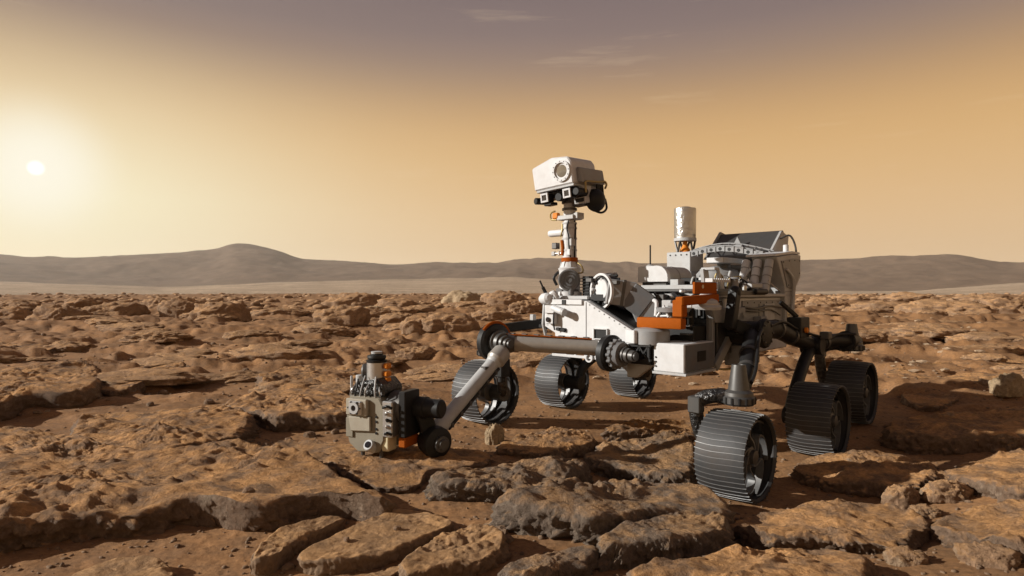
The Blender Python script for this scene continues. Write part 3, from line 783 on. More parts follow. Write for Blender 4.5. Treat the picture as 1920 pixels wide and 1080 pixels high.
B().box(0.988, 1.0, -0.56, -0.24, 1.000, 1.040, 0.003).done('edge_strip', 'white_clean', body)
B().box(1.0, 1.006, -0.43, -0.395, 1.003, 1.037, 0).done('strip_patch', 'black', body)
B().prism([(-0.205, 1.0335), (0.213, 0.8205), (0.213, 0.828), (-0.205, 1.041)], 'x', 0.33, 0.945, 0).done('cavity_shade', 'black', body)  # black sheet painting the shade of the open cavity above the slope
# lower front truss behind the upper arm
t = B()
t.beam((0.97, -0.55, 0.60), (0.97, 0.16, 0.60), 0.02, 0.02, 0.002).beam((0.97, -0.55, 0.635), (0.97, 0.16, 0.628), 0.02, 0.018, 0.002)
for k in range(8): t.beam((0.97, -0.53 + k * 0.095, 0.60), (0.97, -0.48 + k * 0.095, 0.635), 0.014, 0.012, 0.001)
t.ring((0.985, -0.18, 0.60), (1, 0, 0), 0.022, 0.034, 0.02).ring((0.985, -0.08, 0.60), (1, 0, 0), 0.022, 0.034, 0.02)
t.done('front_truss', 'white', rover)
B().prism([(-0.02, 0.63), (0.19, 0.62), (0.19, 0.52), (0.16, 0.51)], 'x', 0.90, 0.97, 0.003).done('lower_plate', 'light_grey', rover)
# front left lower box and the open frame above it
box_l = B().box(0.66, 1.085, 0.425, 0.652, 0.565, 0.755, 0.006).done('front_box', 'white', rover)
B().box(0.665, 1.070, 0.6525, 0.660, 0.572, 0.748, 0.002).done('box_side_shade', 'housing', box_l)  # dark sheet added to paint the shade on the white box's left side
B().box(0.80, 0.92, 0.6605, 0.666, 0.63, 0.70, 0.002).done('side_hatch', 'dark', box_l)
B().box(0.65, 1.092, 0.42, 0.668, 0.548, 0.5645, 0.002).done('box_lip', 'light_grey', box_l)
for zz in (0.60, 0.63, 0.66): B().cyl((1.085, 0.445, zz), (1.091, 0.445, zz), 0.006, n=10).done('rivet', 'dark', box_l)
B().box(0.34, 0.80, 0.19, 0.575, 0.62, 0.86, 0.006).box(0.34, 0.55, 0.19, 0.575, 0.85, 1.03, 0.006).done('inner_bay', 'dark', rover)
for z in (0.80, 0.86, 0.92, 0.98): B().box(0.82, 0.86, 0.50, 0.575, z, z + 0.012, 0.001).done('bay_rib', 'dark_metal', rover)
# left side wall: shutters, braces, covers
B().box(0.10, 0.62, 0.577, 0.598, 0.59, 0.93, 0.004).done('side_panel', 'housing', rover)
B().box(0.26, 0.52, 0.599, 0.615, 0.64, 0.89, 0.004).done('side_cover', 'dark_metal', rover)
B().beam((0.12, 0.625, 0.93), (0.58, 0.625, 0.56), 0.03, 0.075, 0.004).done('diagonal_brace', 'grey_panel', rover)
B().beam((0.60, 0.61, 0.565), (0.60, 0.61, 1.02), 0.03, 0.035, 0.003).done('corner_post', 'grey_panel', rover)
B().prism([(0.66, 0.98), (0.08, 0.98), (0.08, 0.90), (0.20, 0.86), (0.60, 0.88)], 'y', 0.58, 0.64, 0.004).done('side_flap', 'grey_panel', rover)
B().box(-0.05, 0.28, 0.56, 0.70, 0.545, 0.70, 0.006).done('side_box', 'grey_panel', rover)
B().box(0.0, 0.2, 0.58, 0.69, 0.701, 0.74, 0.003).done('box_opening', 'black', rover)
B().box(-0.90, 0.02, 0.58, 0.594, 0.72, 1.03, 0.004).done('side_wall', 'grey_panel', rover)  # darker grey puts the shade of the rover's left side into the colour
B().box(-0.62, -0.40, 0.5945, 0.604, 0.86, 1.00, 0.002).done('side_patch', 'light_grey', rover)
bk = B().box(-0.30, -0.18, 0.594, 0.66, 0.79, 0.90, 0.004)
for k in range(4): bk.box(-0.29, -0.19, 0.66, 0.668, 0.80 + k * 0.024, 0.812 + k * 0.024, 0.001)
bk.done('connector_block', 'grey_panel', rover)
for k in range(3):
    B().tube([(0.18, 0.66, 0.86), (0.10 - k * .02, 0.69, 0.80), (0.16 + k * .03, 0.70, 0.70), (0.12 + k * .05, 0.70, 0.58), (0.30 + k * .06, 0.66, 0.535), (0.50, 0.62, 0.54)], 0.006).done('side_cable', 'wire_yellow', rover)
# shallow cone cap of the rocker cross-bar
cap_ = B().lathe([(0, 0.115), (0.02, 0.12), (0.035, 0.10), (0.06, 0.085), (0.075, 0.05), (0.10, 0.03)], (0.70, 0.60, 0.985), (0.05, 0.1, 1), 32).done('bar_cap', 'light_grey', rover)
B().ring((0.70, 0.60, 1.025), (0.05, 0.1, 1), 0.085, 0.105, 0.006).done('cap_ring', 'silver', cap_)
B().tube([(0.70, 0.60, 1.07), (0.66, 0.60, 1.11), (0.56, 0.60, 1.13)], 0.016).done('cap_stalk', 'light_grey', cap_)

# seams and fasteners of the white front
for q in (((0.9865, -0.21, 0.665), (0.9865, -0.21, 1.02)), ((0.9865, -0.60, 0.835), (0.9865, -0.585, 0.835)), ((0.9865, -0.20, 0.70), (0.9865, 0.22, 0.70))): B().beam(*q, 0.004, 0.004, 0).done('panel_seam', 'grey_panel', body)
for k in range(9):
    t_ = (k + 0.5) / 9
    B().cyl((0.985, -0.20 + 0.40 * t_, 1.012 - 0.203 * t_), (0.989, -0.20 + 0.40 * t_, 1.012 - 0.203 * t_), 0.0055, n=8).done('panel_bolt', 'grey_panel', body)
for k in range(8):
    B().cyl((0.985, -0.48 + 0.09 * k, 0.668), (0.989, -0.48 + 0.09 * k, 0.668), 0.005, n=8).done('panel_bolt', 'grey_panel', body)
for k in range(7):
    B().cyl((-0.85 + 0.13 * k, 0.594, 1.012), (-0.85 + 0.13 * k, 0.598, 1.012), 0.006, n=8).done('wall_bolt', 'dark', body)
B().box(-0.58, -0.575, 0.5942, 0.597, 0.73, 1.0, 0).box(-0.30, -0.295, 0.5942, 0.597, 0.73, 1.0, 0).done('wall_seam', 'dark', body)
B().tube([(0.04, 0.61, 0.98), (-0.2, 0.615, 0.965), (-0.5, 0.61, 0.98), (-0.82, 0.63, 0.96)], 0.009).tube([(0.04, 0.612, 0.955), (-0.25, 0.613, 0.94), (-0.5, 0.612, 0.95), (-0.70, 0.62, 0.90)], 0.007).done('wall_cable', 'dark_metal', rover)

# ---- orange stepped bracket at the front left corner
ob = B().box(1.0, 1.075, 0.285, 0.625, 0.85, 0.925, 0.012, seg=2).done('orange_bracket', 'orange', rover)
B().box(1.0, 1.07, 0.555, 0.632, 0.93, 1.045, 0.008).done('riser', 'orange', ob)
B().beam((1.07, 0.606, 1.035), (0.60, 0.64, 1.055), 0.06, 0.06, 0.008).done('upper_rail', 'orange', ob)
B().box(0.60, 0.93, 0.63, 0.65, 1.085, 1.165, 0.004).done('step_plate', 'orange', ob)
B().cyl((0.82, 0.650, 1.135), (0.82, 0.653, 1.135), 0.014).done('slot', 'cream', ob)

# ---- deck and what stands on it
deck = B().box(-1.0, 0.46, -0.62, 0.62, 1.058, 1.085, 0.004).box(0.44, 0.90, -0.62, -0.26, 1.040, 1.068, 0.004).done('deck', 'light_grey', rover)
B().box(0.05, 0.47, -0.26, 0.60, 1.10, 1.122, 0.004).done('deck_rail', 'dark_metal', deck)
B().beam((0.45, -0.30, 1.135), (0.45, 0.46, 1.135), 0.03, 0.035, 0.003).done('cross_rail', 'light_grey', deck)
B().beam((0.60, 0.60, 1.09), (-0.36, 0.60, 1.09), 0.05, 0.035, 0.004).done('side_rail', 'dark_metal', deck)
B().cyl((-0.12, 0.63, 1.10), (-0.36, 0.63, 1.10), 0.022).done('rail_end', 'dark', deck)
# bit carousel: round door with a white ring, faceted drum housing
dx = Vector((math.cos(R(-18)), math.sin(R(-18)), 0))
cc = Vector((0.90, -0.127, 1.105))
car = B().ring(cc, dx, 0.120, 0.137, 0.022).done('carousel_ring', 'white_clean', rover)
B().cyl(cc - dx * 0.10, cc - dx * 0.01, 0.119).done('carousel_face', 'dark', car)
B().cyl(cc - dx * 0.012 + Vector((0, 0, 0.015)), cc + dx * 0.006 + Vector((0, 0, 0.015)), 0.078, 0.076).done('carousel_door', 'white_clean', car)
B().beam(cc + dx * 0.008 + Vector((0, -0.09, -0.05)), cc + dx * 0.008 + Vector((0, 0.09, -0.05)), 0.014, 0.05, 0.002).done('carousel_latch', 'black', car)
for k in range(9):
    a = 2 * math.pi * k / 9 + 0.2
    o_ = cc + Vector((0, math.cos(a) * 0.088, math.sin(a) * 0.088))
    B().cyl(o_ - dx * 0.02, o_ + dx * 0.006, 0.013, n=10).done('bit_socket', 'light_grey' if k % 3 else 'black', car)
for k in (0, 1):
    B().box(0.885, 0.93, -0.255 + k * 0.23, -0.20 + k * 0.23, 1.175 - k * .02, 1.205 - k * .02, 0.003).done('ring_clamp', 'dark_metal', car)
house = B().beam((0.87, -0.11, 1.105), (0.735, 0.045, 1.075), 0.20, 0.19, 0.006).done('carousel_housing', 'grey_panel', rover)
B().beam((0.755, 0.02, 1.085), (0.685, 0.135, 0.985), 0.215, 0.20, 0.006).done('housing_bend', 'housing', house)
B().beam((0.70, 0.105, 1.015), (0.665, 0.165, 0.85), 0.205, 0.19, 0.006).done('housing_foot', 'grey_panel', house)
B().beam((0.80, -0.03, 1.092), (0.785, -0.013, 1.0885), 0.208, 0.198, 0.001).done('housing_rib', 'dark_metal', house)
B().box(0.50, 0.70, -0.34, -0.24, 1.085, 1.24, 0.004, rot=Matrix.Rotation(R(12), 3, 'Y')).done('deck_fin', 'grey_panel', rover)
B().cyl((0.62, -0.26, 1.20), (0.60, -0.16, 1.20), 0.014).cyl((0.62, -0.26, 1.225), (0.60, -0.18, 1.23), 0.012).done('fin_connector', 'black', rover)
# white box with a rounded flank
wprof = [(-0.145, 1.18), (-0.145, 1.305), (0.03, 1.312)] + [(0.03 + 0.10 * math.sin(R(q)), 1.212 + 0.10 * math.cos(R(q))) for q in (15, 30, 45, 60, 75, 90)] + [(0.13, 1.18)]
wb = B().prism(wprof, 'x', 0.31, 0.36, 0.003).done('white_box', 'white_clean', rover)
B().prism([(y * 0.985, 1.18 + (z - 1.18) * 0.975) for y, z in wprof], 'x', -0.06, 0.312, 0.003).done('box_flank', 'light_grey', wb)
B().prism([(y * 0.99 + 0.0005, 1.18 + (z - 1.18) * 0.988) for y, z in wprof], 'x', 0.14, 0.16, 0.002).done('flank_strap', 'grey_panel', wb)
for x in (0.02, 0.30): B().box(x, x + 0.03, -0.12, 0.10, 1.084, 1.178, 0.002).done('box_foot', 'dark_metal', wb)
an = B().cyl((-0.10, -0.30, 1.085), (-0.10, -0.30, 1.52), 0.007).done('whip_antenna', 'dark', rover)
B().lathe([(0, 0.05), (0.24, 0.05), (0.26, 0.02)], (-0.10, -0.30, 1.084), (0, 0, 1), 16).done('antenna_base', 'light_grey', an)
# foil-wrapped drum on a tripod
ped = B().box(-1.14, -0.86, -0.56, -0.30, 1.30, 1.50, 0.006).done('drum_pedestal', 'light_grey', rover)
B().box(-1.10, -0.80, -0.60, -0.26, 1.06, 1.30, 0.006).done('pedestal_foot', 'grey_panel', ped)
for k in range(4): B().cyl((-0.862, -0.52 + k * .06, 1.47), (-0.855, -0.52 + k * .06, 1.47), 0.008, n=8).done('pedestal_bolt', 'dark', ped)
dc = Vector((-1.0, -0.43, 0))
drum = B().lathe([(1.64, 0.105), (1.70, 0.108), (1.94, 0.110), (1.95, 0.108), (1.955, 0.07), (1.965, 0.05), (1.97, 0.0)], dc, (0, 0, 1), 40).done('antenna_drum', 'foil', rover)
B().ring(dc + Vector((0, 0, 1.632)), (0, 0, 1), 0.07, 0.112, 0.03).done('drum_rim', 'light_grey', drum)
for k in range(6):
    a = k * math.pi / 3
    b0 = dc + Vector((0.10 * math.cos(a), 0.10 * math.sin(a), 1.625)); b1 = dc + Vector((0.085 * math.cos(a + (0.5 if k % 2 else -0.5)), 0.085 * math.sin(a + (0.5 if k % 2 else -0.5)), 1.50))
    B().cyl(b0, b1, 0.011, n=8).done('strut', 'dark_metal', drum)
B().lathe([(1.50, 0.06), (1.53, 0.05), (1.57, 0.025), (1.62, 0.02)], dc, (0, 0, 1), 20).done('drum_connector', 'amber', drum)

# arched perforated frame and the power source cooling plates at the tail
arch = [(-0.42, 1.455), (-0.30, 1.495), (-0.15, 1.525), (0.0, 1.535), (0.15, 1.52), (0.30, 1.485), (0.46, 1.44)]
fr = B().prism(arch + [(y, z - 0.045) for y, z in arch[::-1]], 'x', -0.885, -0.87, 0).done('arch_frame', 'grey_panel', rover)
for k in range(9):
    y = -0.36 + k * 0.09; zz = float(np.interp(y, [p[0] for p in arch], [p[1] for p in arch]))
    B().cyl((-0.872, y, zz - 0.023), (-0.866, y, zz - 0.023), 0.016, n=12).done('frame_hole', 'black', fr)
    B().box(-0.90, -0.862, y + 0.040, y + 0.048, zz - 0.052, zz + 0.004, 0.001).done('frame_rib', 'grey_panel', fr)
rail = B().tube([(-0.99, y, z + 0.035) for y, z in arch], 0.008).tube([(-0.89, y, z + 0.006) for y, z in arch], 0.007)
for k in range(14):
    y = -0.40 + k * 0.063; zz = float(np.interp(y, [p[0] for p in arch], [p[1] for p in arch]))
    rail.cyl((-0.99, y, zz + 0.035), (-0.89, y + (0.03 if k % 2 else -0.03), zz + 0.006), 0.005, n=6)
rail.done('arch_truss', 'grey_panel', fr)
# hopper of dark plates
hop = B().prism([(-1.02, 1.44), (-1.34, 1.695), (-1.36, 1.675), (-1.05, 1.41)], 'y', -0.20, 0.42, 0.003).done('cooling_plate', 'dark_metal', rover)
B().prism([(-0.98, 1.42), (-1.34, 1.72), (-1.46, 1.70), (-1.40, 1.42)], 'y', -0.225, -0.20, 0.003).done('side_plate', 'grey_panel', hop)
B().prism([(-0.86, 1.38), (-1.24, 1.68), (-1.42, 1.64), (-1.36, 1.38)], 'y', 0.42, 0.445, 0.003).done('side_plate', 'light_grey', hop)
B().prism([(-0.02, 1.46), (0.07, 1.64), (0.16, 1.46)], 'x', -1.12, -1.10, 0.002).done('gusset', 'grey_panel', hop)
B().lathe([(0, 0.13), (0.55, 0.13)], (-1.36, -0.16, 1.38), (0, 1, 0), 24).done('power_source', 'dark_metal', hop)
B().tube([(-1.18, 0.45, 1.60), (-1.22, 0.52, 1.63), (-1.25, 0.56, 1.54), (-1.24, 0.58, 1.40)], 0.009).done('coolant_pipe', 'dark_metal', hop)
# tail tower on the left
tow = B().prism([(-0.62, 1.40), (-1.02, 1.44), (-1.22, 1.44), (-1.22, 1.24), (-1.05, 1.10), (-1.0, 0.70), (-0.84, 0.70), (-0.82, 1.15)], 'y', 0.40, 0.62, 0.006).done('tail_tower', 'light_grey', rover)
B().prism([(-0.60, 1.405), (-1.02, 1.445), (-1.20, 1.445), (-1.20, 1.465), (-1.0, 1.467), (-0.60, 1.425)], 'y', 0.36, 0.62, 0.003).done('tower_cap', 'white_clean', tow)
B().cyl((-1.04, 0.55, 1.465), (-1.04, 0.55, 1.53), 0.024).done('tower_post', 'white', tow)
for k, y in enumerate((0.36, 0.46, 0.56)):
    tb = B().cyl((-0.62, y, 1.37), (-0.44, y + .02, 1.08), 0.036).done('tower_tube', 'white' if k < 2 else 'light_grey', tow)
    for q in (0.25, 0.5, 0.75):
        p = Vector((-0.62, y, 1.37)).lerp(Vector((-0.44, y + .02, 1.08)), q)
        B().ring(p, (0.18, 0.02, -0.29), 0.033, 0.040, 0.008, 20).done('tube_band', 'grey_panel', tb)
B().box(-0.93, -0.90, 0.621, 0.628, 0.74, 0.90, 0.002).box(-0.93, -0.86, 0.6205, 0.626, 0.71, 0.93, 0.002).done('tower_patch', 'cream', tow)
for k in range(5): B().cyl((-0.895, 0.626, 0.735 + k * .04), (-0.895, 0.630, 0.735 + k * .04), 0.006, n=8).done('patch_bolt', 'dark', tow)
for k in range(3): B().box(-1.0, -0.83, 0.6195, 0.624, 0.98 + k * .12, 0.984 + k * .12, 0).done('tower_seam', 'dark_metal', tow)

B().prism([(-0.72, 1.37), (-1.02, 1.40), (-1.18, 1.40), (-1.18, 1.26), (-1.03, 1.12), (-0.86, 1.14)], 'y', 0.6215, 0.628, 0.002).done('tower_side', 'grey_panel', tow)
for (x, z) in ((-0.76, 1.36), (-0.90, 1.375), (-1.04, 1.385), (-1.16, 1.385), (-1.16, 1.27), (-1.03, 1.145), (-0.88, 1.16)): B().cyl((x, 0.628, z), (x, 0.631, z), 0.007, n=8).done('tower_bolt', 'dark', tow)
B().tube([(-0.80, 0.635, 1.30), (-0.92, 0.65, 1.22), (-0.96, 0.64, 1.05), (-0.93, 0.635, 0.90)], 0.011).tube([(-0.84, 0.635, 1.30), (-0.97, 0.65, 1.20), (-0.985, 0.64, 1.05), (-0.97, 0.635, 0.80)], 0.009).done('tower_pipe', 'light_grey', tow)
# dish unit behind the deck clutter
hg = B().lathe([(0, 0.19), (0.05, 0.20), (0.10, 0.16), (0.13, 0.06)], (-0.62, 0.10, 1.20), (0.1, 0.1, 1), 28).done('dish_base', 'grey_panel', rover)
B().box(-0.92, -0.42, 0.08, 0.24, 1.355, 1.405, 0.006).done('dish_arm', 'light_grey', hg)
B().box(-0.418, -0.41, 0.085, 0.235, 1.358, 1.402, 0.002).done('arm_end', 'white_clean', hg)
B().cyl((-0.62, 0.15, 1.30), (-0.62, 0.15, 1.36), 0.06).done('dish_neck', 'dark_metal', hg)

# white pylon and calibration square on the left deck edge
py = B().prism([(0.40, 1.085), (0.44, 1.27), (0.36, 1.275), (0.30, 1.085)], 'y', 0.44, 0.47, 0.003).prism([(0.30, 1.085), (0.36, 1.27), (0.34, 1.27), (0.22, 1.085)], 'y', 0.53, 0.55, 0.003).box(0.34, 0.42, 0.44, 0.55, 1.262, 1.282, 0.003).done('pylon', 'light_grey', rover)
for k in range(9): B().box(0.66 - k * 0.034, 0.68 - k * 0.034, 0.60, 0.655, 1.168, 1.195, 0.001).done('comb_tooth', 'white', rover)
sq = B().box(-0.07, -0.05, 0.43, 0.53, 1.10, 1.19, 0.003, rot=Matrix.Rotation(R(-20), 3, 'Y')).done('calibration_target', 'white_clean', rover)
B().ring((-0.048, 0.48, 1.147), (1, 0, 0.3), 0.012, 0.022, 0.008, 16).done('target_mark', 'dark', sq)

# deck clutter: valves, boxes, harnesses
rg = random.Random(3)
for i in range(34):
    x, y = rg.uniform(-0.75, 0.40), rg.uniform(-0.1, 0.58)
    if -0.05 < x and y < 0.22: y += 0.28
    s_ = rg.uniform(0.02, 0.06); zt = 1.085 + rg.uniform(0.03, 0.13)
    m_ = rg.choice(['silver', 'dark', 'light_grey', 'dark_metal', 'white', 'grey_panel'])
    if rg.random() < 0.5: B().box(x - s_, x + s_, y - s_ * .7, y + s_ * .7, 1.084, zt, 0.004).done('deck_box', m_, deck)
    else: B().lathe([(0, s_ * .6), (zt - 1.10, s_ * .6), (zt - 1.095, s_ * .8), (zt - 1.084, s_ * .5)], (x, y, 1.084), (0, 0, 1), 14).done('deck_valve', m_, deck)
for i in range(14):
    x, y = rg.uniform(-0.7, 0.38), rg.uniform(0.15, 0.56)
    B().tube([(x, y, 1.09), (x + rg.uniform(-.06, .06), y + .04, 1.09 + rg.uniform(.06, .16)), (x + rg.uniform(-.2, .2), y + rg.uniform(-.05, .1), 1.09 + rg.uniform(.04, .13)), (x + rg.uniform(-.25, .25), y + rg.uniform(-.1, .1), 1.09)], rg.uniform(.005, .011), 8).done('deck_hose', rg.choice(['dark', 'brass', 'silver', 'black', 'light_grey']), deck)
for (x0, y0, x1, y1, z1) in ((-0.35, 0.35, -0.55, 0.42, 1.30), (-0.30, 0.30, -0.42, 0.30, 1.28), (-0.55, 0.48, -0.62, 0.34, 1.33)):
    B().cyl((x0, y0, 1.085), (x1, y1, z1), 0.012, n=10).done('deck_strut', 'light_grey', deck)
B().box(-0.42, -0.20, 0.30, 0.58, 1.13, 1.17, 0.006).done('deck_tray', 'light_grey', deck)
B().box(0.08, 0.28, 0.20, 0.34, 1.124, 1.21, 0.004).done('valve_block', 'black', deck)
B().box(0.20, 0.36, 0.36, 0.44, 1.124, 1.19, 0.004).done('valve_block', 'dark', deck)
for k, (x, y, z) in enumerate(((0.60, 0.30, 1.06), (0.66, 0.24, 1.02), (0.56, 0.36, 1.10), (0.64, 0.33, 1.00))):
    B().ball((x, y, z), 0.024).cyl((x, y, z), (x - 0.10, y + 0.06, z + 0.01), 0.014, n=10).done('fitting', 'silver' if k % 2 == 0 else 'dark_metal', rover)
rg2 = random.Random(8)
for k in range(12):
    x, y, z = rg2.uniform(0.50, 0.74), rg2.uniform(0.20, 0.54), rg2.uniform(0.98, 1.10)
    if k % 2: B().cyl((x, y, 0.86), (x, y, z), rg2.uniform(0.014, 0.03), n=12).done('deck_valve', rg2.choice(['black', 'dark', 'silver', 'dark_metal']), deck)
    else: B().cbox((x, y, z - 0.05), (rg2.uniform(.04, .09), rg2.uniform(.04, .09), rg2.uniform(.06, .14)), 0.004).done('deck_box', rg2.choice(['black', 'dark', 'dark_metal', 'light_grey']), deck)
for k in range(6):
    x, y = rg2.uniform(0.55, 0.76), rg2.uniform(0.2, 0.5)
    B().tube([(x, y, 0.86), (x + .05, y + .03, 1.02), (x + rg2.uniform(-.1, .05), y + rg2.uniform(-.1, .1), 1.09), (x - .12, y + .05, 1.05)], 0.008, 8).done('deck_hose', rg2.choice(['black', 'silver', 'dark']), deck)
B().tube([(0.94, 0.36, 0.93), (0.93, 0.36, 1.02), (0.92, 0.33, 1.04)], 0.014).done('shoulder_link', 'white', rover)
B().tube([(0.96, 0.38, 0.925), (0.95, 0.43, 1.00), (0.96, 0.47, 0.925)], 0.010, smooth=1).tube([(0.95, 0.39, 0.93), (0.95, 0.47, 0.935)], 0.008).done('shoulder_fork', 'white', rover)
B().tube([(0.93, 0.45, 1.01), (0.90, 0.52, 1.0), (0.88, 0.60, 1.0)], 0.014).done('white_link', 'white', rover)
B().lathe([(0, 0.02), (0.03, 0.11), (0.06, 0.12)], (0.88, 0.46, 0.93), (0, 0, 1), 24).done('shoulder_bowl', 'grey_panel', rover)

# ---- hazard cameras and small things on the front right corner
hz = B().box(0.99, 1.03, -0.575, -0.485, 0.845, 0.965, 0.006).prism([(-0.57, 0.93), (-0.48, 0.93), (-0.46, 0.96), (-0.47, 0.99), (-0.56, 0.99)], 'x', 1.0, 1.05, 0.004).done('hazard_camera', 'white', rover)
B().cyl((1.03, -0.50, 0.975), (1.05, -0.385, 0.945), 0.026).done('camera_barrel', 'white_clean', hz)
B().cyl((1.05, -0.385, 0.945), (1.054, -0.36, 0.939), 0.03).done('camera_hood', 'light_grey', hz)
B().cyl((1.03, -0.545, 0.88), (1.045, -0.545, 0.88), 0.02).done('camera_eye', 'dark_lens', hz)
B().tube([(1.03, -0.49, 0.94), (1.035, -0.49, 0.86), (1.02, -0.49, 0.80)], 0.006).done('camera_cable', 'dark', hz)
cl = B().lathe([(0, 0.03), (0.03, 0.045), (0.09, 0.045), (0.11, 0.03)], (0.98, -0.66, 1.04), (0.2, 1, 0.1), 20).tube([(0.98, -0.60, 1.05), (0.97, -0.54, 1.09), (0.95, -0.52, 1.04)], 0.022).done('corner_motor', 'white', rover)
B().cyl((0.97, -0.62, 1.085), (0.99, -0.64, 1.14), 0.014).cyl((0.99, -0.64, 1.14), (1.0, -0.66, 1.19), 0.007).done('motor_pin', 'black', cl)
B().prism([(0.98, 1.03), (0.93, 1.03), (0.93, 0.87), (0.96, 0.72), (1.0, 0.84)], 'y', -0.645, -0.627, 0.003).done('corner_plate', 'light_grey', rover)

# ---- mast
mx, my = 0.778, -0.53
mast = B().lathe([(1.068, 0.10), (1.10, 0.10), (1.105, 0.085), (1.27, 0.085), (1.29, 0.095), (1.30, 0.08), (1.345, 0.062)], (mx, my, 0), (0, 0, 1), 28).lathe([(1.34, 0.058), (1.66, 0.056), (1.66, 0.050), (1.90, 0.048)], (mx, my, 0), (0, 0, 1), 28).done('mast', 'white', rover)
md = Vector((math.cos(R(35)), math.sin(R(35)), 0))
mc = Vector((mx, my, 1.195))
B().cyl(mc, mc + md * 0.105, 0.088, n=32).box(mx - .02, mx + .085, my - .085, my + .085, 1.07, 1.13, 0.01).done('mast_gear', 'housing', mast)
for r_ in (0.075, 0.055, 0.03): B().ring(mc + md * 0.107, md, r_ - 0.006, r_, 0.006, 28).done('gear_ring', 'dark_metal', mast)
B().tube([mc + Vector((0.03, -0.11, -0.04)), mc + Vector((0.05, -0.125, 0.02)), mc + Vector((0.02, -0.10, 0.07))], 0.012).done('gear_loop', 'dark', mast)
B().ring((mx, my, 1.362), (0, 0, 1), 0.05, 0.068, 0.034).done('orange_band', 'orange', mast)
fin = B().box(0.72, 0.78, -0.40, -0.33, 1.068, 1.225, 0.004)
for k in range(6): fin.box(0.715, 0.795, -0.415, -0.325, 1.085 + k * .024, 1.091 + k * .024, 0.001)
fin.done('finned_box', 'dark', mast)
B().tube([(mx, my + .06, 1.345), (mx, my + .12, 1.31), (mx - .02, my + .12, 1.26), (mx, my + .085, 1.25)], 0.006).done('mast_cable', 'brass', mast)
B().tube([(mx + .01, my + .058, 1.36), (mx + .01, my + .062, 1.5), (mx, my + .06, 1.62), (mx, my + .052, 1.68)], 0.007).done('mast_cable', 'dark', mast)
def mo(f, l, z): return Vector((mx + f, my + l, z))
B().cbox(mo(0.03, -0.10, 1.585), (0.06, 0.19, 0.055), 0.024, seg=3).done('wind_boom', 'white', mast)
B().cbox(mo(0.052, -0.09, 1.585), (0.004, 0.09, 0.01), 0).done('boom_slot', 'dark', mast)
B().cbox(mo(0.05, -0.105, 1.478), (0.05, 0.05, 0.05), 0.004).done('mast_box', 'dark_metal', mast)
bt = B().cbox(mo(0.05, -0.125, 1.415), (0.03, 0.035, 0.036), 0.004).done('bow_tie_clamp', 'light_grey', mast)
B().cyl(mo(0.05, -0.11, 1.415), mo(0.05, -0.04, 1.415), 0.009).cyl(mo(0.055, -0.065, 1.397), mo(0.055, -0.065, 1.433), 0.012).done('clamp_pin', 'silver', bt)
B().tube([mo(0.052, -0.035, 1.40), mo(0.058, -0.025, 1.45), mo(0.056, -0.035, 1.52)], 0.014).done('orange_cable', 'orange', mast)
for zz in (1.44, 1.535, 1.62, 1.66): B().ring(mo(0, 0, zz), (0, 0, 1), 0.05, 0.0615, 0.014).done('mast_seam', 'light_grey', mast)
for k in range(8):
    a_ = k * math.pi / 4
    B().beam(mo(0.082 * math.cos(a_), 0.082 * math.sin(a_), 1.275), mo(0.062 * math.cos(a_), 0.062 * math.sin(a_), 1.345), 0.012, 0.016, 0.002).done('mast_rib', 'light_grey', mast)
B().cbox(mo(0.035, 0.052, 1.50), (0.05, 0.03, 0.06), 0.005).done('mast_relay', 'light_grey', mast)
B().tube([mo(0.05, 0.03, 1.68), mo(0.062, 0.02, 1.62), mo(0.058, 0.035, 1.55), mo(0.06, 0.04, 1.47), mo(0.055, 0.05, 1.38)], 0.006).done('mast_cable', 'dark', mast)
B().tube([mo(0.045, -0.04, 1.66), mo(0.06, -0.03, 1.6), mo(0.055, -0.05, 1.55)], 0.006).done('mast_cable', 'brass', mast)
B().cbox(mo(0.055, 0.04, 1.42), (0.03, 0.035, 0.05), 0.004).done('clamp', 'white', mast)
br = B().cbox(mo(0.0, 0.0, 1.705), (0.13, 0.17, 0.035), 0.004).done('mast_bracket', 'light_grey', mast)
B().cbox(mo(0.0, 0.085, 1.715), (0.09, 0.06, 0.05), 0.004).done('bracket_box', 'light_grey', br)
B().cbox(mo(0.05, -0.10, 1.725), (0.04, 0.06, 0.05), 0.008).done('amber_connector', 'amber', br)
B().tube([mo(0.06, -0.09, 1.69), mo(0.06, -0.145, 1.70), mo(0.06, -0.15, 1.75), mo(0.05, -0.11, 1.765)], 0.007).done('amber_cable', 'brass', br)
B().ring(mo(0, 0, 1.775), (0, 0, 1), 0.045, 0.062, 0.018).ring(mo(0, 0, 1.835), (0, 0, 1), 0.045, 0.065, 0.026).done('mast_collar', 'dark_metal', mast)

# ---- camera head: boxed telescope with round window, camera bar below
H0 = Vector((mx, my, 1.93))
HM = Matrix.Translation(H0) @ Matrix.Rotation(R(3), 4, 'Z') @ Matrix.Rotation(R(4), 4, 'X') @ Matrix.Rotation(R(4), 4, 'Y')
def hb(): return B()
hp = [(-0.215, 0.02), (-0.225, 0.205), (-0.02, 0.255), (0.135, 0.235), (0.165, 0.19), (0.17, 0.02)]
head = B().prism(hp, 'x', -0.16, 0.19, 0.01).xform(HM).done('camera_head', 'white_clean', rover)
B().prism([(0.165, 0.03), (0.172, 0.15), (0.205, 0.14), (0.215, 0.02)], 'x', -0.21, 0.13, 0.006).xform(HM).done('head_flank', 'grey_panel', head)  # flank coloured grey to paint the shade on the head's left side
B().ring((0.195, 0.07, 0.132), (1, 0, 0), 0.065, 0.084, 0.018).xform(HM).done('window_ring', 'white', head)
B().lathe([(0, 0.066), (0.004, 0.05), (0.006, 0.001)], (0.186, 0.07, 0.132), (1, 0, 0), 32).xform(HM).done('window_glass', 'lens', head)
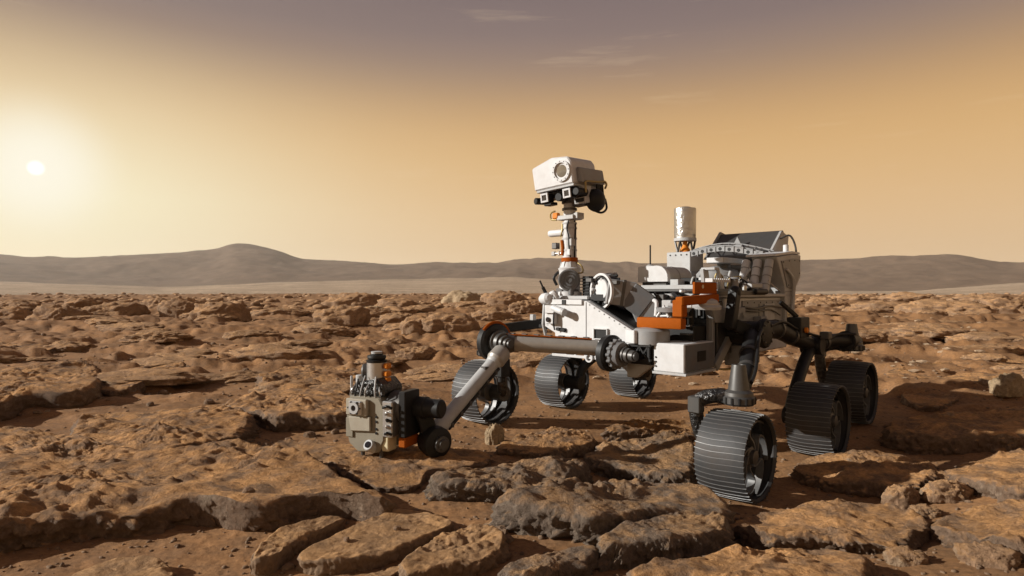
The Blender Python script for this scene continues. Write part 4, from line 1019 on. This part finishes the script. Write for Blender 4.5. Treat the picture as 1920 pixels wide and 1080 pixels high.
for k in range(12):
    a = k * math.pi / 6
    B().cyl((0.203, 0.07 + 0.075 * math.cos(a), 0.132 + 0.075 * math.sin(a)), (0.207, 0.07 + 0.075 * math.cos(a), 0.132 + 0.075 * math.sin(a)), 0.004, n=6).xform(HM).done('ring_screw', 'dark', head)
B().box(-0.19, 0.185, -0.20, 0.17, 0.0, 0.0185, 0.004).xform(HM).done('head_plate', 'light_grey', head)
bar = B().box(-0.02, 0.13, -0.19, 0.16, -0.055, -0.001, 0.006).xform(HM).done('camera_bar', 'dark', head)
for y in (-0.11, 0.11):
    cb = B().box(0.12, 0.20, y - 0.033, y + 0.033, -0.085, -0.018, 0.004).xform(HM).done('mast_camera', 'dark', head)
    f_ = B()
    for a in ((y - .036, y - .022, -.088, -.015), (y + .022, y + .036, -.088, -.015), (y - .022, y + .022, -.03, -.015), (y - .022, y + .022, -.088, -.074)):
        f_.box(0.198, 0.212, *a, 0.001)
    f_.xform(HM).done('lens_frame', 'white', cb)
    B().box(0.2, 0.204, y - .022, y + .022, -.074, -.03, 0).xform(HM).done('lens_pane', 'dark_lens', cb)
B().cyl((0.05, -0.20, -0.06), (0.16, -0.24, -0.055), 0.028).xform(HM).done('navigation_camera', 'dark', head)
B().cyl((0.08, 0.0, -0.06), (0.17, 0.0, -0.062), 0.034).xform(HM).done('navigation_camera', 'dark', head)
B().cyl((0.06, 0.19, -0.05), (0.20, 0.19, -0.05), 0.03).xform(HM).done('navigation_camera', 'dark', head)
B().box(0.10, 0.19, -0.135, -0.06, -0.115, -0.09, 0.004).xform(HM).done('camera_shade', 'black', head)
yoke = B().prism([(-0.10, 0.0), (0.12, 0.0), (0.06, -0.14), (-0.02, -0.15)], 'y', 0.05, 0.15, 0.006).cyl((0.0, 0.0, -0.08), (0.0, 0.0, 0.0), 0.055).xform(HM).done('head_yoke', 'dark_metal', head)
B().ball((-0.06, 0.20, -0.11), 0.095, (1, 0.8, 1)).xform(HM).done('tilt_motor', 'black', head)
B().box(0.04, 0.10, 0.10, 0.21, -0.135, -0.085, 0.004).xform(HM).done('motor_bracket', 'light_grey', head)
B().box(0.1005, 0.103, 0.115, 0.195, -0.125, -0.095, 0).xform(HM).done('bracket_opening', 'black', head)
B().tube([(0.0, 0.17, -0.17), (-0.07, 0.23, -0.215), (-0.15, 0.24, -0.18), (-0.16, 0.23, -0.10)], 0.009).xform(HM).done('motor_harness', 'dark', head)
B().tube([(0.11, 0.225, -0.06), (0.10, 0.222, 0.0), (0.08, 0.222, 0.03), (-0.08, 0.222, 0.035), (-0.19, 0.222, 0.045), (-0.215, 0.222, 0.02), (-0.19, 0.222, -0.01)], 0.009).xform(HM).done('head_harness', 'brass', head)
for k in range(4): B().cyl((-0.10 - k * .025, 0.205, 0.02), (-0.09 - k * .03, 0.20, -0.07), 0.011, n=8).xform(HM).done('head_cable', 'black', head)
B().prism([(0.13, 0.0), (-0.02, 0.0), (0.03, -0.11)], 'y', 0.17, 0.20, 0.003).xform(HM).done('head_gusset', 'light_grey', head)

# ---- robotic arm
S0 = Vector((1.10, 0.36, 0.0))
B().lathe([(0.735, 0.118), (0.74, 0.125), (0.83, 0.125), (0.845, 0.11), (0.86, 0.06)], (1.0, 0.36, 0), (0, 0, 1), 32).done('shoulder_drum', 'grey_panel', rover)
B().box(1.10, 1.13, 0.22, 0.32, 0.745, 0.835, 0.004, rot=Matrix.Rotation(R(-20), 3, 'Z')).done('drum_clamp', 'white_clean', rover)
st = B()
for y in (0.26, 0.40):
    st.beam((1.10, y, 0.73), (1.10, y, 0.61), 0.02, 0.02, 0.002)
st.beam((1.10, 0.25, 0.73), (1.10, 0.42, 0.735), 0.03, 0.02, 0.002).beam((1.10, 0.25, 0.625), (1.10, 0.42, 0.635), 0.03, 0.02, 0.002)
for k in range(2): st.beam((1.105, 0.265 + k * .065, 0.63), (1.105, 0.33 + k * .065, 0.725), 0.012, 0.012, 0.001).beam((1.105, 0.33 + k * .065, 0.63), (1.105, 0.265 + k * .065, 0.725), 0.012, 0.012, 0.001)
st.box(0.98, 1.085, 0.24, 0.42, 0.60, 0.735, 0.004).done('shoulder_truss', 'dark', rover)
B().prism([(0.20, 0.60), (0.44, 0.625), (0.28, 0.50), (0.20, 0.50)], 'x', 1.02, 1.06, 0.004).done('shoulder_gusset', 'tube_grey', rover)
AX = Vector((0.10, 1.0, -0.03)).normalized()
SC = Vector((1.14, 0.10, 0.668))
sj = B().lathe([(0, 0.10), (0.01, 0.128), (0.055, 0.130), (0.07, 0.118), (0.075, 0.09)], SC - AX * 0.02, AX, 40).done('shoulder_joint', 'dark', rover)
gear = [(0, 0.095), (0.035, 0.098), (0.04, 0.09), (0.075, 0.085), (0.08, 0.06)]
B().lathe(gear, SC + AX * 0.055, AX, 36).done('joint_cover', 'housing', sj)
for k in range(14):
    a = 2 * math.pi * k / 14; u_ = AX.cross(Vector((0, 0, 1))).normalized(); v_ = AX.cross(u_)
    o_ = SC + AX * 0.075 + (u_ * math.cos(a) + v_ * math.sin(a)) * 0.096
    B().cyl(o_ - AX * 0.018, o_ + AX * 0.018, 0.012, n=8).done('joint_bolt', 'housing', sj)
B().lathe([(0, 0.058), (0.03, 0.058), (0.032, 0.05), (0.06, 0.05), (0.062, 0.04), (0.10, 0.038), (0.102, 0.03), (0.115, 0.028)], SC + AX * 0.13, AX, 28).done('joint_motor', 'dark_metal', sj)
EC = Vector((1.60, -0.575, 0.735))
u0, u1 = SC + Vector((0.0, -0.02, 0.03)), EC + Vector((0.0, 0.04, 0.0))
ud = (u1 - u0).normalized()
ua = B().cyl(u0 + ud * 0.06, u1 - ud * 0.04, 0.056, n=28).done('upper_arm', 'tube_grey', rover)
B().beam(u0 + ud * 0.10 + Vector((0, 0, 0.062)), u1 - ud * 0.02 + Vector((0, 0, 0.062)), 0.05, 0.008, 0.001).done('flat_cable', 'orange', ua)
L_ = (u1 - u0).length
for k in range(7):
    p = u0 + ud * (0.14 + k * (L_ - 0.24) / 6)
    B().cbox(p + Vector((0, 0, 0.064)), (0.022, 0.05, 0.018), 0.003).done('cable_clip', 'dark_metal', ua)
B().lathe([(0, 0.062), (0.05, 0.072), (0.07, 0.06)], u1 - ud * 0.12, ud, 24).done('arm_collar', 'dark_metal', ua)
ej = B().lathe([(0, 0.09), (0.012, 0.138), (0.06, 0.140), (0.075, 0.125), (0.08, 0.10)], EC - AX * 0.05, AX, 40).done('elbow_joint', 'dark', rover)
B().lathe([(0, 0.085), (0.03, 0.09), (0.035, 0.075), (0.07, 0.072), (0.072, 0.058), (0.10, 0.056), (0.102, 0.042), (0.13, 0.040), (0.132, 0.03), (0.15, 0.028)], EC + AX * 0.03, AX, 32).done('elbow_motor', 'dark_metal', ej)
u_ = AX.cross(Vector((0, 0, 1))).normalized(); v_ = u_.cross(AX)
arc = [EC + AX * 0.005 + (u_ * math.cos(a) + v_ * math.sin(a)) * 0.142 for a in np.linspace(R(40), R(165), 14)]
B().tube(arc, 0.012, 8, 2).done('elbow_cable', 'orange', ej)
# forearm down to the wrist
F0, F1 = EC + AX * 0.12 + Vector((0.02, 0, -0.05)), Vector((2.27, -0.45, 0.205))
fd = (F1 - F0).normalized()
fa = B().lathe([(0, 0.05), (0.02, 0.062), (0.09, 0.064), (0.14, 0.052), (0.145, 0.048), ((F1 - F0).length - 0.12, 0.048), ((F1 - F0).length - 0.10, 0.056), ((F1 - F0).length, 0.058)], F0, fd, 28).done('forearm', 'light_grey', rover)
B().lathe([(0, 0.055), (0.02, 0.066), (0.10, 0.068), (0.125, 0.054)], F0 - fd * 0.0, fd, 28).done('forearm_socket', 'tube_grey', fa)
B().cbox(F0 + fd * 0.24 + Vector((0.0, 0.012, 0.040)), (0.05, 0.05, 0.02), 0.004).done('forearm_clamp', 'dark_metal', fa)
dn = Vector((0.3, 0.25, -0.5)).normalized(); side_ = fd.cross(Vector((0, 0, 1))).normalized()
lo = side_ * -1.0
if lo.y < 0: lo = -lo
off = (lo * 0.7 + fd.cross(lo).normalized() * (0.7 if fd.cross(lo).z < 0 else -0.7)).normalized() * 0.056
B().tube([F0 + fd * 0.14 + off, F0 + fd * 0.4 + off, F1 - fd * 0.08 + off], 0.012, 8).done('forearm_cable', 'dark', fa)
for k in range(6):
    B().cbox(F0 + fd * (0.18 + k * 0.10) + off * 1.02, (0.022, 0.022, 0.03), 0.003).done('cable_clip', 'dark_metal', fa)
WC = Vector((2.30, -0.425, 0.165))
wr = B().lathe([(0, 0.04), (0.012, 0.085), (0.08, 0.10), (0.13, 0.095), (0.145, 0.06), (0.15, 0.03)], WC - AX * 0.06, AX, 32).done('wrist_joint', 'dark', rover)
B().lathe([(0, 0.05), (0.02, 0.05), (0.022, 0.035), (0.035, 0.03)], WC + AX * 0.09, AX, 24).done('wrist_motor', 'dark_metal', wr)
WT = Vector((2.36, -0.47, 0.375))
B().beam(WC - AX * 0.02, WT, 0.09, 0.10, 0.008).done('wrist_link', 'dark', wr)
td = Vector((0.32, -0.95, -0.02)).normalized()
tj = B().lathe([(-0.16, 0.045), (-0.15, 0.058), (-0.05, 0.06), (-0.045, 0.07), (0.06, 0.07), (0.065, 0.05), (0.09, 0.05), (0.095, 0.085), (0.17, 0.09), (0.175, 0.07), (0.2, 0.07)], WT, td, 32).done('turret_joint', 'dark', rover)

# ---- tool turret
TR = Matrix.Rotation(math.atan2(td.y, td.x), 3, 'Z')       # local x runs out along the joint axis
TC = Vector((2.50, -0.735, 0.03))
TM = Matrix.Translation(TC) @ Matrix.Rotation(math.atan2(td.y, td.x) + R(90), 4, 'Z')
# turret frame: local x toward the viewer's side, local y back along the joint, z up
tur = B().prism([(-0.13, 0.12), (-0.15, 0.20), (-0.15, 0.36), (-0.12, 0.42), (0.10, 0.42), (0.14, 0.36), (0.14, 0.16), (0.10, 0.08), (-0.06, 0.07)], 'x', -0.12, 0.12, 0.008).xform(TM).done('tool_turret', 'olive_box', rover)
def tp(b_, name, mat): return b_.xform(TM).done(name, mat, tur)
tp(B().box(0.121, 0.15, -0.13, 0.03, 0.30, 0.405, 0.006), 'instrument_plate', 'olive_light')
tp(B().cbox((0.155, -0.05, 0.352), (0.02, 0.10, 0.085), 0.01), 'instrument_face', 'silver')
tp(B().ring((0.168, -0.05, 0.352), (1, 0, 0), 0.018, 0.036, 0.014), 'instrument_ring', 'light_grey')
tp(B().cyl((0.16, -0.05, 0.352), (0.168, -0.05, 0.352), 0.018), 'instrument_lens', 'dark_lens')
for k in range(6):
    a = k * math.pi / 3
    tp(B().cyl((0.164, -0.05 + .045 * math.cos(a), 0.352 + .04 * math.sin(a)), (0.172, -0.05 + .045 * math.cos(a), 0.352 + .04 * math.sin(a)), 0.006, n=8), 'instrument_bolt', 'dark')
tp(B().prism([(-0.12, 0.29), (0.05, 0.30), (0.05, 0.21), (-0.10, 0.20)], 'x', 0.121, 0.14, 0.005), 'lower_cover', 'olive_light')
tp(B().box(0.121, 0.13, -0.145, -0.09, 0.16, 0.28, 0.003), 'side_cover', 'olive_box')
for z in (0.20, 0.225, 0.27, 0.30): tp(B().cyl((0.121, 0.085, z), (0.126, 0.085, z), 0.008, n=10), 'port', 'black')
tp(B().cyl((0.10, 0.05, 0.10), (0.16, 0.05, 0.135), 0.034), 'nozzle', 'light_grey')
tp(B().cyl((0.16, 0.05, 0.135), (0.165, 0.05, 0.138), 0.02), 'nozzle_eye', 'dark_lens')
tp(B().box(0.02, 0.12, 0.125, 0.20, 0.18, 0.40, 0.006), 'drill_frame', 'silver')
tp(B().box(0.02, 0.11, 0.115, 0.165, 0.09, 0.18, 0.006), 'drill_foot', 'cream')
for k in range(5): tp(B().tube([(0.122, 0.15 + .02 * math.sin(k), 0.20 + k * .04), (0.14, 0.175, 0.215 + k * .04), (0.12, 0.20, 0.20 + k * .04)], 0.008), 'drill_hose', 'silver' if k % 2 else 'dark')
tp(B().prism([(-0.14, 0.42), (-0.10, 0.50), (0.07, 0.53), (0.13, 0.47), (0.12, 0.42)], 'x', -0.10, 0.10, 0.01), 'turret_hood', 'crumpled_black')
for k in range(7): tp(B().tube([(0.11, -0.13 + k * .04, 0.41), (0.125, -0.10 + k * .035, 0.46), (0.07 + .02 * (k % 2), -0.09 + k * .03 + .02 * math.sin(k * 5), 0.50 + .02 * (k % 3))], 0.004 + .0015 * (k % 2)), 'hood_hose', ('silver', 'dark', 'light_grey')[k % 3])
cor = tp(B().lathe([(0.50, 0.062), (0.62, 0.062)], (0.0, -0.005, 0), (0, 0, 1), 32), 'drill_motor', 'silver')
B().lathe([(0.62, 0.064), (0.635, 0.066), (0.637, 0.052), (0.65, 0.06), (0.665, 0.058), (0.668, 0.04), (0.675, 0.04)], (0.0, -0.005, 0), (0, 0, 1), 32).xform(TM).done('motor_cap', 'dark', cor)
B().lathe([(0.675, 0.034), (0.688, 0.036), (0.69, 0.02)], (0.0, -0.005, 0), (0, 0, 1), 24).xform(TM).done('motor_lid', 'light_grey', cor)
for z in (0.60, 0.55, 0.51): tp(B().cbox((0.0, 0.078, z), (0.05, 0.035, 0.035), 0.008), 'motor_connector', 'amber')
tp(B().cyl((0.02, -0.12, 0.44), (0.02, -0.12, 0.535), 0.028), 'gas_canister', 'light_grey')
tp(B().cyl((0.05, -0.165, 0.40), (0.05, -0.165, 0.53), 0.008), 'canister_rod', 'light_grey')
tp(B().lathe([(0, 0.05), (0.03, 0.05), (0.04, 0.04)], (-0.02, -0.085, 0.555), (0.5, -0.9, 0), 20), 'hood_disc', 'dark_metal')
for (x, y) in ((0.08, -0.05), (0.09, 0.10), (-0.06, 0.04)):
    tp(B().lathe([(0.10, 0.015), (0.02, 0.012), (-0.01, 0.007)], (x, y, 0.0), (0, 0, 1), 10), 'prong', 'dark_metal')
pl = tp(B().box(-0.07, 0.09, 0.225, 0.275, 0.18, 0.46, 0.006), 'turret_flange', 'dark')
B().box(-0.06, 0.092, 0.226, 0.276, 0.12, 0.18, 0.006).xform(TM).done('flange_block', 'orange', pl)
tp(B().cyl((0, 0.13, 0.35), (0, 0.23, 0.35), 0.10), 'turret_hub', 'dark_metal')

# ---- wheels
def arcpts(f, n=12): return [f(k / (n - 1)) for k in range(n)]
WW = 0.29
def wheel_mesh():
    w = WW / 2
    prof = [(-w, WR - 0.020), (-w, WR - 0.012), (-w * 0.86, WR - 0.007), (-w * 0.4, WR - 0.004), (0, WR - 0.003), (w * 0.4, WR - 0.004), (w * 0.86, WR - 0.007), (w, WR - 0.012), (w, WR - 0.020),
            (w * 0.9, WR - 0.030), (w * 0.8, WR - 0.018), (0, WR - 0.014), (-w * 0.8, WR - 0.018), (-w * 0.9, WR - 0.030), (-w, WR - 0.020)]
    return B().lathe(prof, (0, 0, 0), (0, 1, 0), 72, cap=False).mesh('wheel')
def grouser_mesh():
    b_ = B(); n = 9; V = []
    for i in range(n):
        y = -WW / 2 - 0.004 + (WW + 0.008) * i / (n - 1)
        off = 0.003 * math.sin(2 * math.pi * i / (n - 1)) + 0.007 * math.sin(math.pi * i / (n - 1))
        top = WR - 0.0005 - 0.006 * (abs(i - (n - 1) / 2) / ((n - 1) / 2)) ** 3
        bot = WR - 0.016
        for dxx, z in ((-0.0042, bot), (-0.0018, top), (0.0018, top), (0.0042, bot)): V.append((off + dxx, y, z))
    F = [(i * 4 + k, i * 4 + k + 1, (i + 1) * 4 + k + 1, (i + 1) * 4 + k) for i in range(n - 1) for k in range(3)] + [(0, 1, 2, 3), tuple((n - 1) * 4 + k for k in (3, 2, 1, 0))]
    b_._add(V, F); return b_.mesh('grouser')
def spoke_mesh():
    """a bowed leaf spring from hub to rim"""
    b_ = B(); pts = []
    for k in range(15):
        t = k / 14; r_ = 0.055 + (WR - 0.075) * t; a = 1.2 * math.sin(math.pi * t) * (1 - 0.25 * t)
        pts.append((r_ * math.sin(a), r_ * math.cos(a)))
    V = []
    for i, (x, z) in enumerate(pts):
        q0, q1 = pts[max(i - 1, 0)], pts[min(i + 1, 14)]; d = Vector((q1[0] - q0[0], q1[1] - q0[1])).normalized(); nx, nz = -d.y * 0.005, d.x * 0.005
        for y in (-0.022, 0.022):
            V += [(x + nx, y, z + nz), (x - nx, y, z - nz)]
    F = []
    for i in range(14):
        a = i * 4; c = a + 4
        F += [(a, a + 2, c + 2, c), (a + 1, c + 1, c + 3, a + 3), (a, c, c + 1, a + 1), (a + 2, a + 3, c + 3, c + 2)]
    b_._add(V, F); return b_.mesh('spoke')
me_w, me_g, me_s = wheel_mesh(), grouser_mesh(), spoke_mesh()
for m_, k in ((me_w, 'wheel_metal'), (me_g, 'ridge_metal'), (me_s, 'ridge_metal')): m_.materials.append(MATS[k])
me_h = B().lathe([(-0.10, 0.05), (-0.09, 0.075), (0.0, 0.078), (0.02, 0.066), (0.06, 0.062), (0.065, 0.045), (0.085, 0.042), (0.09, 0.02)], (0, 0, 0), (0, 1, 0), 28).mesh('hub'); me_h.materials.append(MATS['dark_metal'])
me_r = B().ring((0, 0, 0), (0, 1, 0), WR - 0.035, WR - 0.017, 0.012, 60).mesh('stiffener'); me_r.materials.append(MATS['wheel_metal'])
NG = 48
for i, (x, y, z) in enumerate(WHEELS):
    w_ = link('wheel', me_w, None, rover); w_.location = (x, y, z); w_.rotation_euler = (0, 0.13 * i, 0)
    sgn = 1 if y > 0 else -1
    for k in range(NG):
        g_ = link('grouser', me_g, None, w_); g_.rotation_euler = (0, 2 * math.pi * k / NG, 0)
    for k in range(6):
        s_ = link('spoke', me_s, None, w_); s_.location = (0, sgn * 0.075, 0); s_.rotation_euler = (0, 2 * math.pi * (k + .25) / 6, 0)
    h_ = link('hub', me_h, None, w_); h_.rotation_euler = (0, 0, 0 if sgn > 0 else math.pi); h_.location = (0, sgn * 0.03, 0)
    for yy in (-0.06, 0.07): link('stiffener', me_r, None, w_).location = (0, yy, 0)

# ---- suspension
def steer(x, y, z0, z1, wz, sgn, fwd):
    """steering motor above the wheel with its yoke curving inboard down to the hub"""
    a = B().lathe([(z0, 0.085), (z0 + 0.012, 0.095), (z0 + 0.045, 0.095), (z0 + 0.055, 0.085), (z0 + 0.075, 0.082), (z0 + 0.09, 0.062), (z1 - 0.01, 0.042), (z1, 0.040), (z1, 0.03), (z1 - 0.02, 0.028)], (x, y, 0), (0, 0, 1), 32).done('steering_motor', 'dark_metal', rover)
    for k in range(14):
        c_ = Vector((x + 0.09 * math.cos(k * 2 * math.pi / 14), y + 0.09 * math.sin(k * 2 * math.pi / 14), z0 + 0.028))
        B().cyl(c_ - Vector((0, 0, .02)), c_ + Vector((0, 0, .02)), 0.011, n=8).done('motor_bolt', 'dark', a)
    yi = y - sgn * 0.215
    B().tube([(x, y - sgn * 0.05, z0 + 0.03), (x + fwd * 0.06, y - sgn * 0.13, z0 + 0.045), (x + fwd * 0.10, yi, z0 + 0.0), (x + fwd * 0.08, yi - sgn * 0.01, (z0 + wz) / 2 + 0.03), (x + fwd * 0.03, yi + sgn * 0.02, wz + 0.03), (x, yi + sgn * 0.10, wz)], [0.045, 0.042], 14).done('yoke', 'crumpled_black', a)
    B().box(x + fwd * 0.12 - 0.035, x + fwd * 0.12 + 0.035, yi - 0.04, yi + 0.04, z0 - 0.06, z0 + 0.04, 0.006).done('yoke_box', 'dark_metal', a)
    B().cyl((x, yi + sgn * 0.02, wz), (x, y - sgn * 0.06, wz), 0.065).done('drive_motor', 'dark_metal', a)
    return a
for sgn, F_, M_, Rr in ((1, WHEELS[0], WHEELS[1], WHEELS[2]), (-1, WHEELS[3], WHEELS[4], WHEELS[5])):
    steer(F_[0] - 0.03, F_[1] - sgn * 0.0, F_[2] + 0.295, F_[2] + 0.535, F_[2], sgn, 1)
    steer(Rr[0], Rr[1], Rr[2] + 0.35, Rr[2] + 0.58, Rr[2], sgn, 1)
    piv = Vector((0.30, sgn * 0.80, 0.80)); bog = Vector((-0.55, sgn * 0.93, 0.665))
    ro = B().cyl((piv.x, sgn * 0.58, piv.z), (piv.x, sgn * 0.88, piv.z), 0.085, n=28).done('rocker', 'dark', rover)
    B().lathe([(0, 0.10), (0.03, 0.11), (0.05, 0.10), (0.06, 0.05)], (piv.x, sgn * 0.84, piv.z), (0, sgn, 0), 28).done('pivot_cover', 'dark', ro)
    fm = Vector((F_[0] - 0.04, F_[1] - sgn * 0.02, F_[2] + 0.36))
    if sgn > 0:
        B().tube([piv + Vector((0.03, 0.0, -0.02)), piv + Vector((0.22, 0.06, -0.06)), piv + Vector((0.55, 0.16, -0.24)), fm + Vector((-0.10, -0.02, 0.0))], [0.062, 0.05], 14).done('front_leg', 'dark', ro)
        B().beam((0.50, 0.70, 0.83), (0.42, 0.70, 1.10), 0.07, 0.075, 0.006).ball((0.42, 0.70, 1.10), 0.045).done('upright', 'dark', ro)
        B().beam((0.44, 0.70, 0.86), piv, 0.08, 0.09, 0.006).done('upright_foot', 'dark', ro)
    else:
        B().beam((0.42, -0.72, 0.86), fm + Vector((-0.02, 0.02, 0.16)), 0.07, 0.09, 0.006, 0.06, 0.07).done('front_leg', 'dark', ro)
        B().beam(fm + Vector((0.0, 0.0, 0.17)), fm + Vector((0.0, -0.0, -0.03)), 0.09, 0.09, 0.01).done('leg_end', 'dark', ro)
        B().beam((0.93, -0.72, 0.82), (0.99, -0.40, 0.80), 0.03, 0.03, 0.004).done('cross_link', 'dark', ro)
        B().box(0.86, 0.90, -0.86, -0.82, 0.86, 0.91, 0.004).done('leg_clamp', 'light_grey', ro)
    B().tube([piv + Vector((-0.02, 0, 0)), piv + Vector((-0.25, sgn * 0.04, 0.02)), piv + Vector((-0.55, sgn * 0.08, -0.06)), bog], [0.075, 0.055], 14).done('rear_leg', 'dark', ro)
    bo = B().cyl(bog - Vector((0, sgn * 0.08, 0)), bog + Vector((0, sgn * 0.08, 0)), 0.075, n=28).done('bogie', 'dark', rover)
    B().tube([bog, bog + Vector((0.20, -sgn * 0.0, -0.12)), (M_[0] - 0.10, M_[1] - sgn * 0.20, M_[2] + 0.16), (M_[0], M_[1] - sgn * 0.20, M_[2])], [0.045, 0.045], 14).done('middle_leg', 'dark', bo)
    B().cyl((M_[0], M_[1] - sgn * 0.24, M_[2]), (M_[0], M_[1] - sgn * 0.06, M_[2]), 0.065).done('drive_motor', 'dark', bo)
    B().tube([bog, bog + Vector((-0.20, sgn * 0.06, 0.03)), (Rr[0] + 0.10, Rr[1] - sgn * 0.02, Rr[2] + 0.44)], [0.05, 0.06], 14).cyl((Rr[0] + .12, Rr[1] - sgn * .02, Rr[2] + .44), (Rr[0] - 0.08, Rr[1], Rr[2] + 0.42), 0.085, 0.07).done('rear_arm', 'dark', bo)
    for (p, d_, r_) in ((piv + Vector((-0.28, sgn * 0.045, 0.018)), (-1, 0, -0.05), 0.073), (piv + Vector((-0.5, sgn * 0.075, -0.045)), (-1, 0.1 * sgn, -0.35), 0.068), (bog + Vector((-0.14, sgn * 0.04, 0.02)), (-1, 0.2 * sgn, 0.1), 0.06)):
        B().ring(p, d_, r_ - 0.015, r_, 0.03, 24).done('leg_band', 'dark_metal', ro)
    B().tube([piv + Vector((-0.05, sgn * 0.09, 0.05)), piv + Vector((-0.28, sgn * 0.10, 0.075)), piv + Vector((-0.55, sgn * 0.13, 0.0)), bog + Vector((-0.05, sgn * 0.09, 0.06)), bog + Vector((-0.25, sgn * 0.12, 0.08)), (Rr[0] + 0.1, Rr[1] + sgn * 0.05, Rr[2] + 0.50)], 0.011).done('leg_cable', 'black', ro)
    for k in range(8):
        a_ = k * math.pi / 4
        B().cyl((piv.x + 0.085 * math.cos(a_), sgn * 0.885, piv.z + 0.085 * math.sin(a_)), (piv.x + 0.085 * math.cos(a_), sgn * 0.903, piv.z + 0.085 * math.sin(a_)), 0.009, n=8).done('pivot_bolt', 'dark_metal', ro)
    B().cbox(bog + Vector((0, sgn * 0.10, 0.085)), (0.09, 0.07, 0.06), 0.006).done('bogie_stop', 'dark_metal', bo)
    if sgn > 0:
        for q, r_ in ((0.35, 0.066), (0.8, 0.060)):
            p = (piv + Vector((0.22, 0.06, -0.06))).lerp(piv + Vector((0.55, 0.16, -0.24)), q)
            B().ring(p, (0.33, 0.10, -0.18), r_ - 0.015, r_, 0.03, 24).done('leg_band', 'dark_metal', ro)
        B().tube([piv + Vector((0.10, 0.09, 0.03)), piv + Vector((0.25, 0.125, -0.02)), piv + Vector((0.55, 0.225, -0.19)), fm + Vector((-0.08, 0.06, 0.06))], 0.011).done('leg_cable', 'black', ro)
# harness box and orange plug on the left rocker
B().box(-0.42, -0.22, 0.84, 0.95, 0.74, 0.90, 0.006).done('harness_box', 'dark', rover)
B().cyl((-0.30, 0.951, 0.80), (-0.30, 0.975, 0.80), 0.022).done('harness_plug', 'amber', rover)
B().beam((-0.20, 0.80, 1.02), (-0.34, 0.88, 0.90), 0.03, 0.03, 0.004).done('harness_arm', 'dark', rover)
# motor box hanging beside the front right wheel
mb = B().box(1.30, 1.40, -0.80, -0.70, 0.44, 0.58, 0.008).done('wheel_side_motor', 'dark', rover)
B().cyl((1.36, -0.74, 0.44), (1.36, -0.74, 0.40), 0.03).done('motor_stub', 'dark', mb)

# ================================================================== dusty air
hm, hnt, hbs = new_mat('haze')
hnt.nodes.remove(hbs)
pv = hnt.nodes.new('ShaderNodeVolumePrincipled')
pv.inputs['Color'].default_value = (0.97, 0.91, 0.82, 1)
pv.inputs['Density'].default_value = 0.00011
pv.inputs['Anisotropy'].default_value = 0.3
hnt.links.new(pv.outputs[0], hnt.nodes['Material Output'].inputs['Volume'])
hz_ = B().box(-4600, 4600, -4600, 4600, -30, 245, 0)
ho = hz_.done('haze', 'haze', None); ho['kind'] = 'stuff'; ho['label'] = 'thin tan dust haze filling the air'
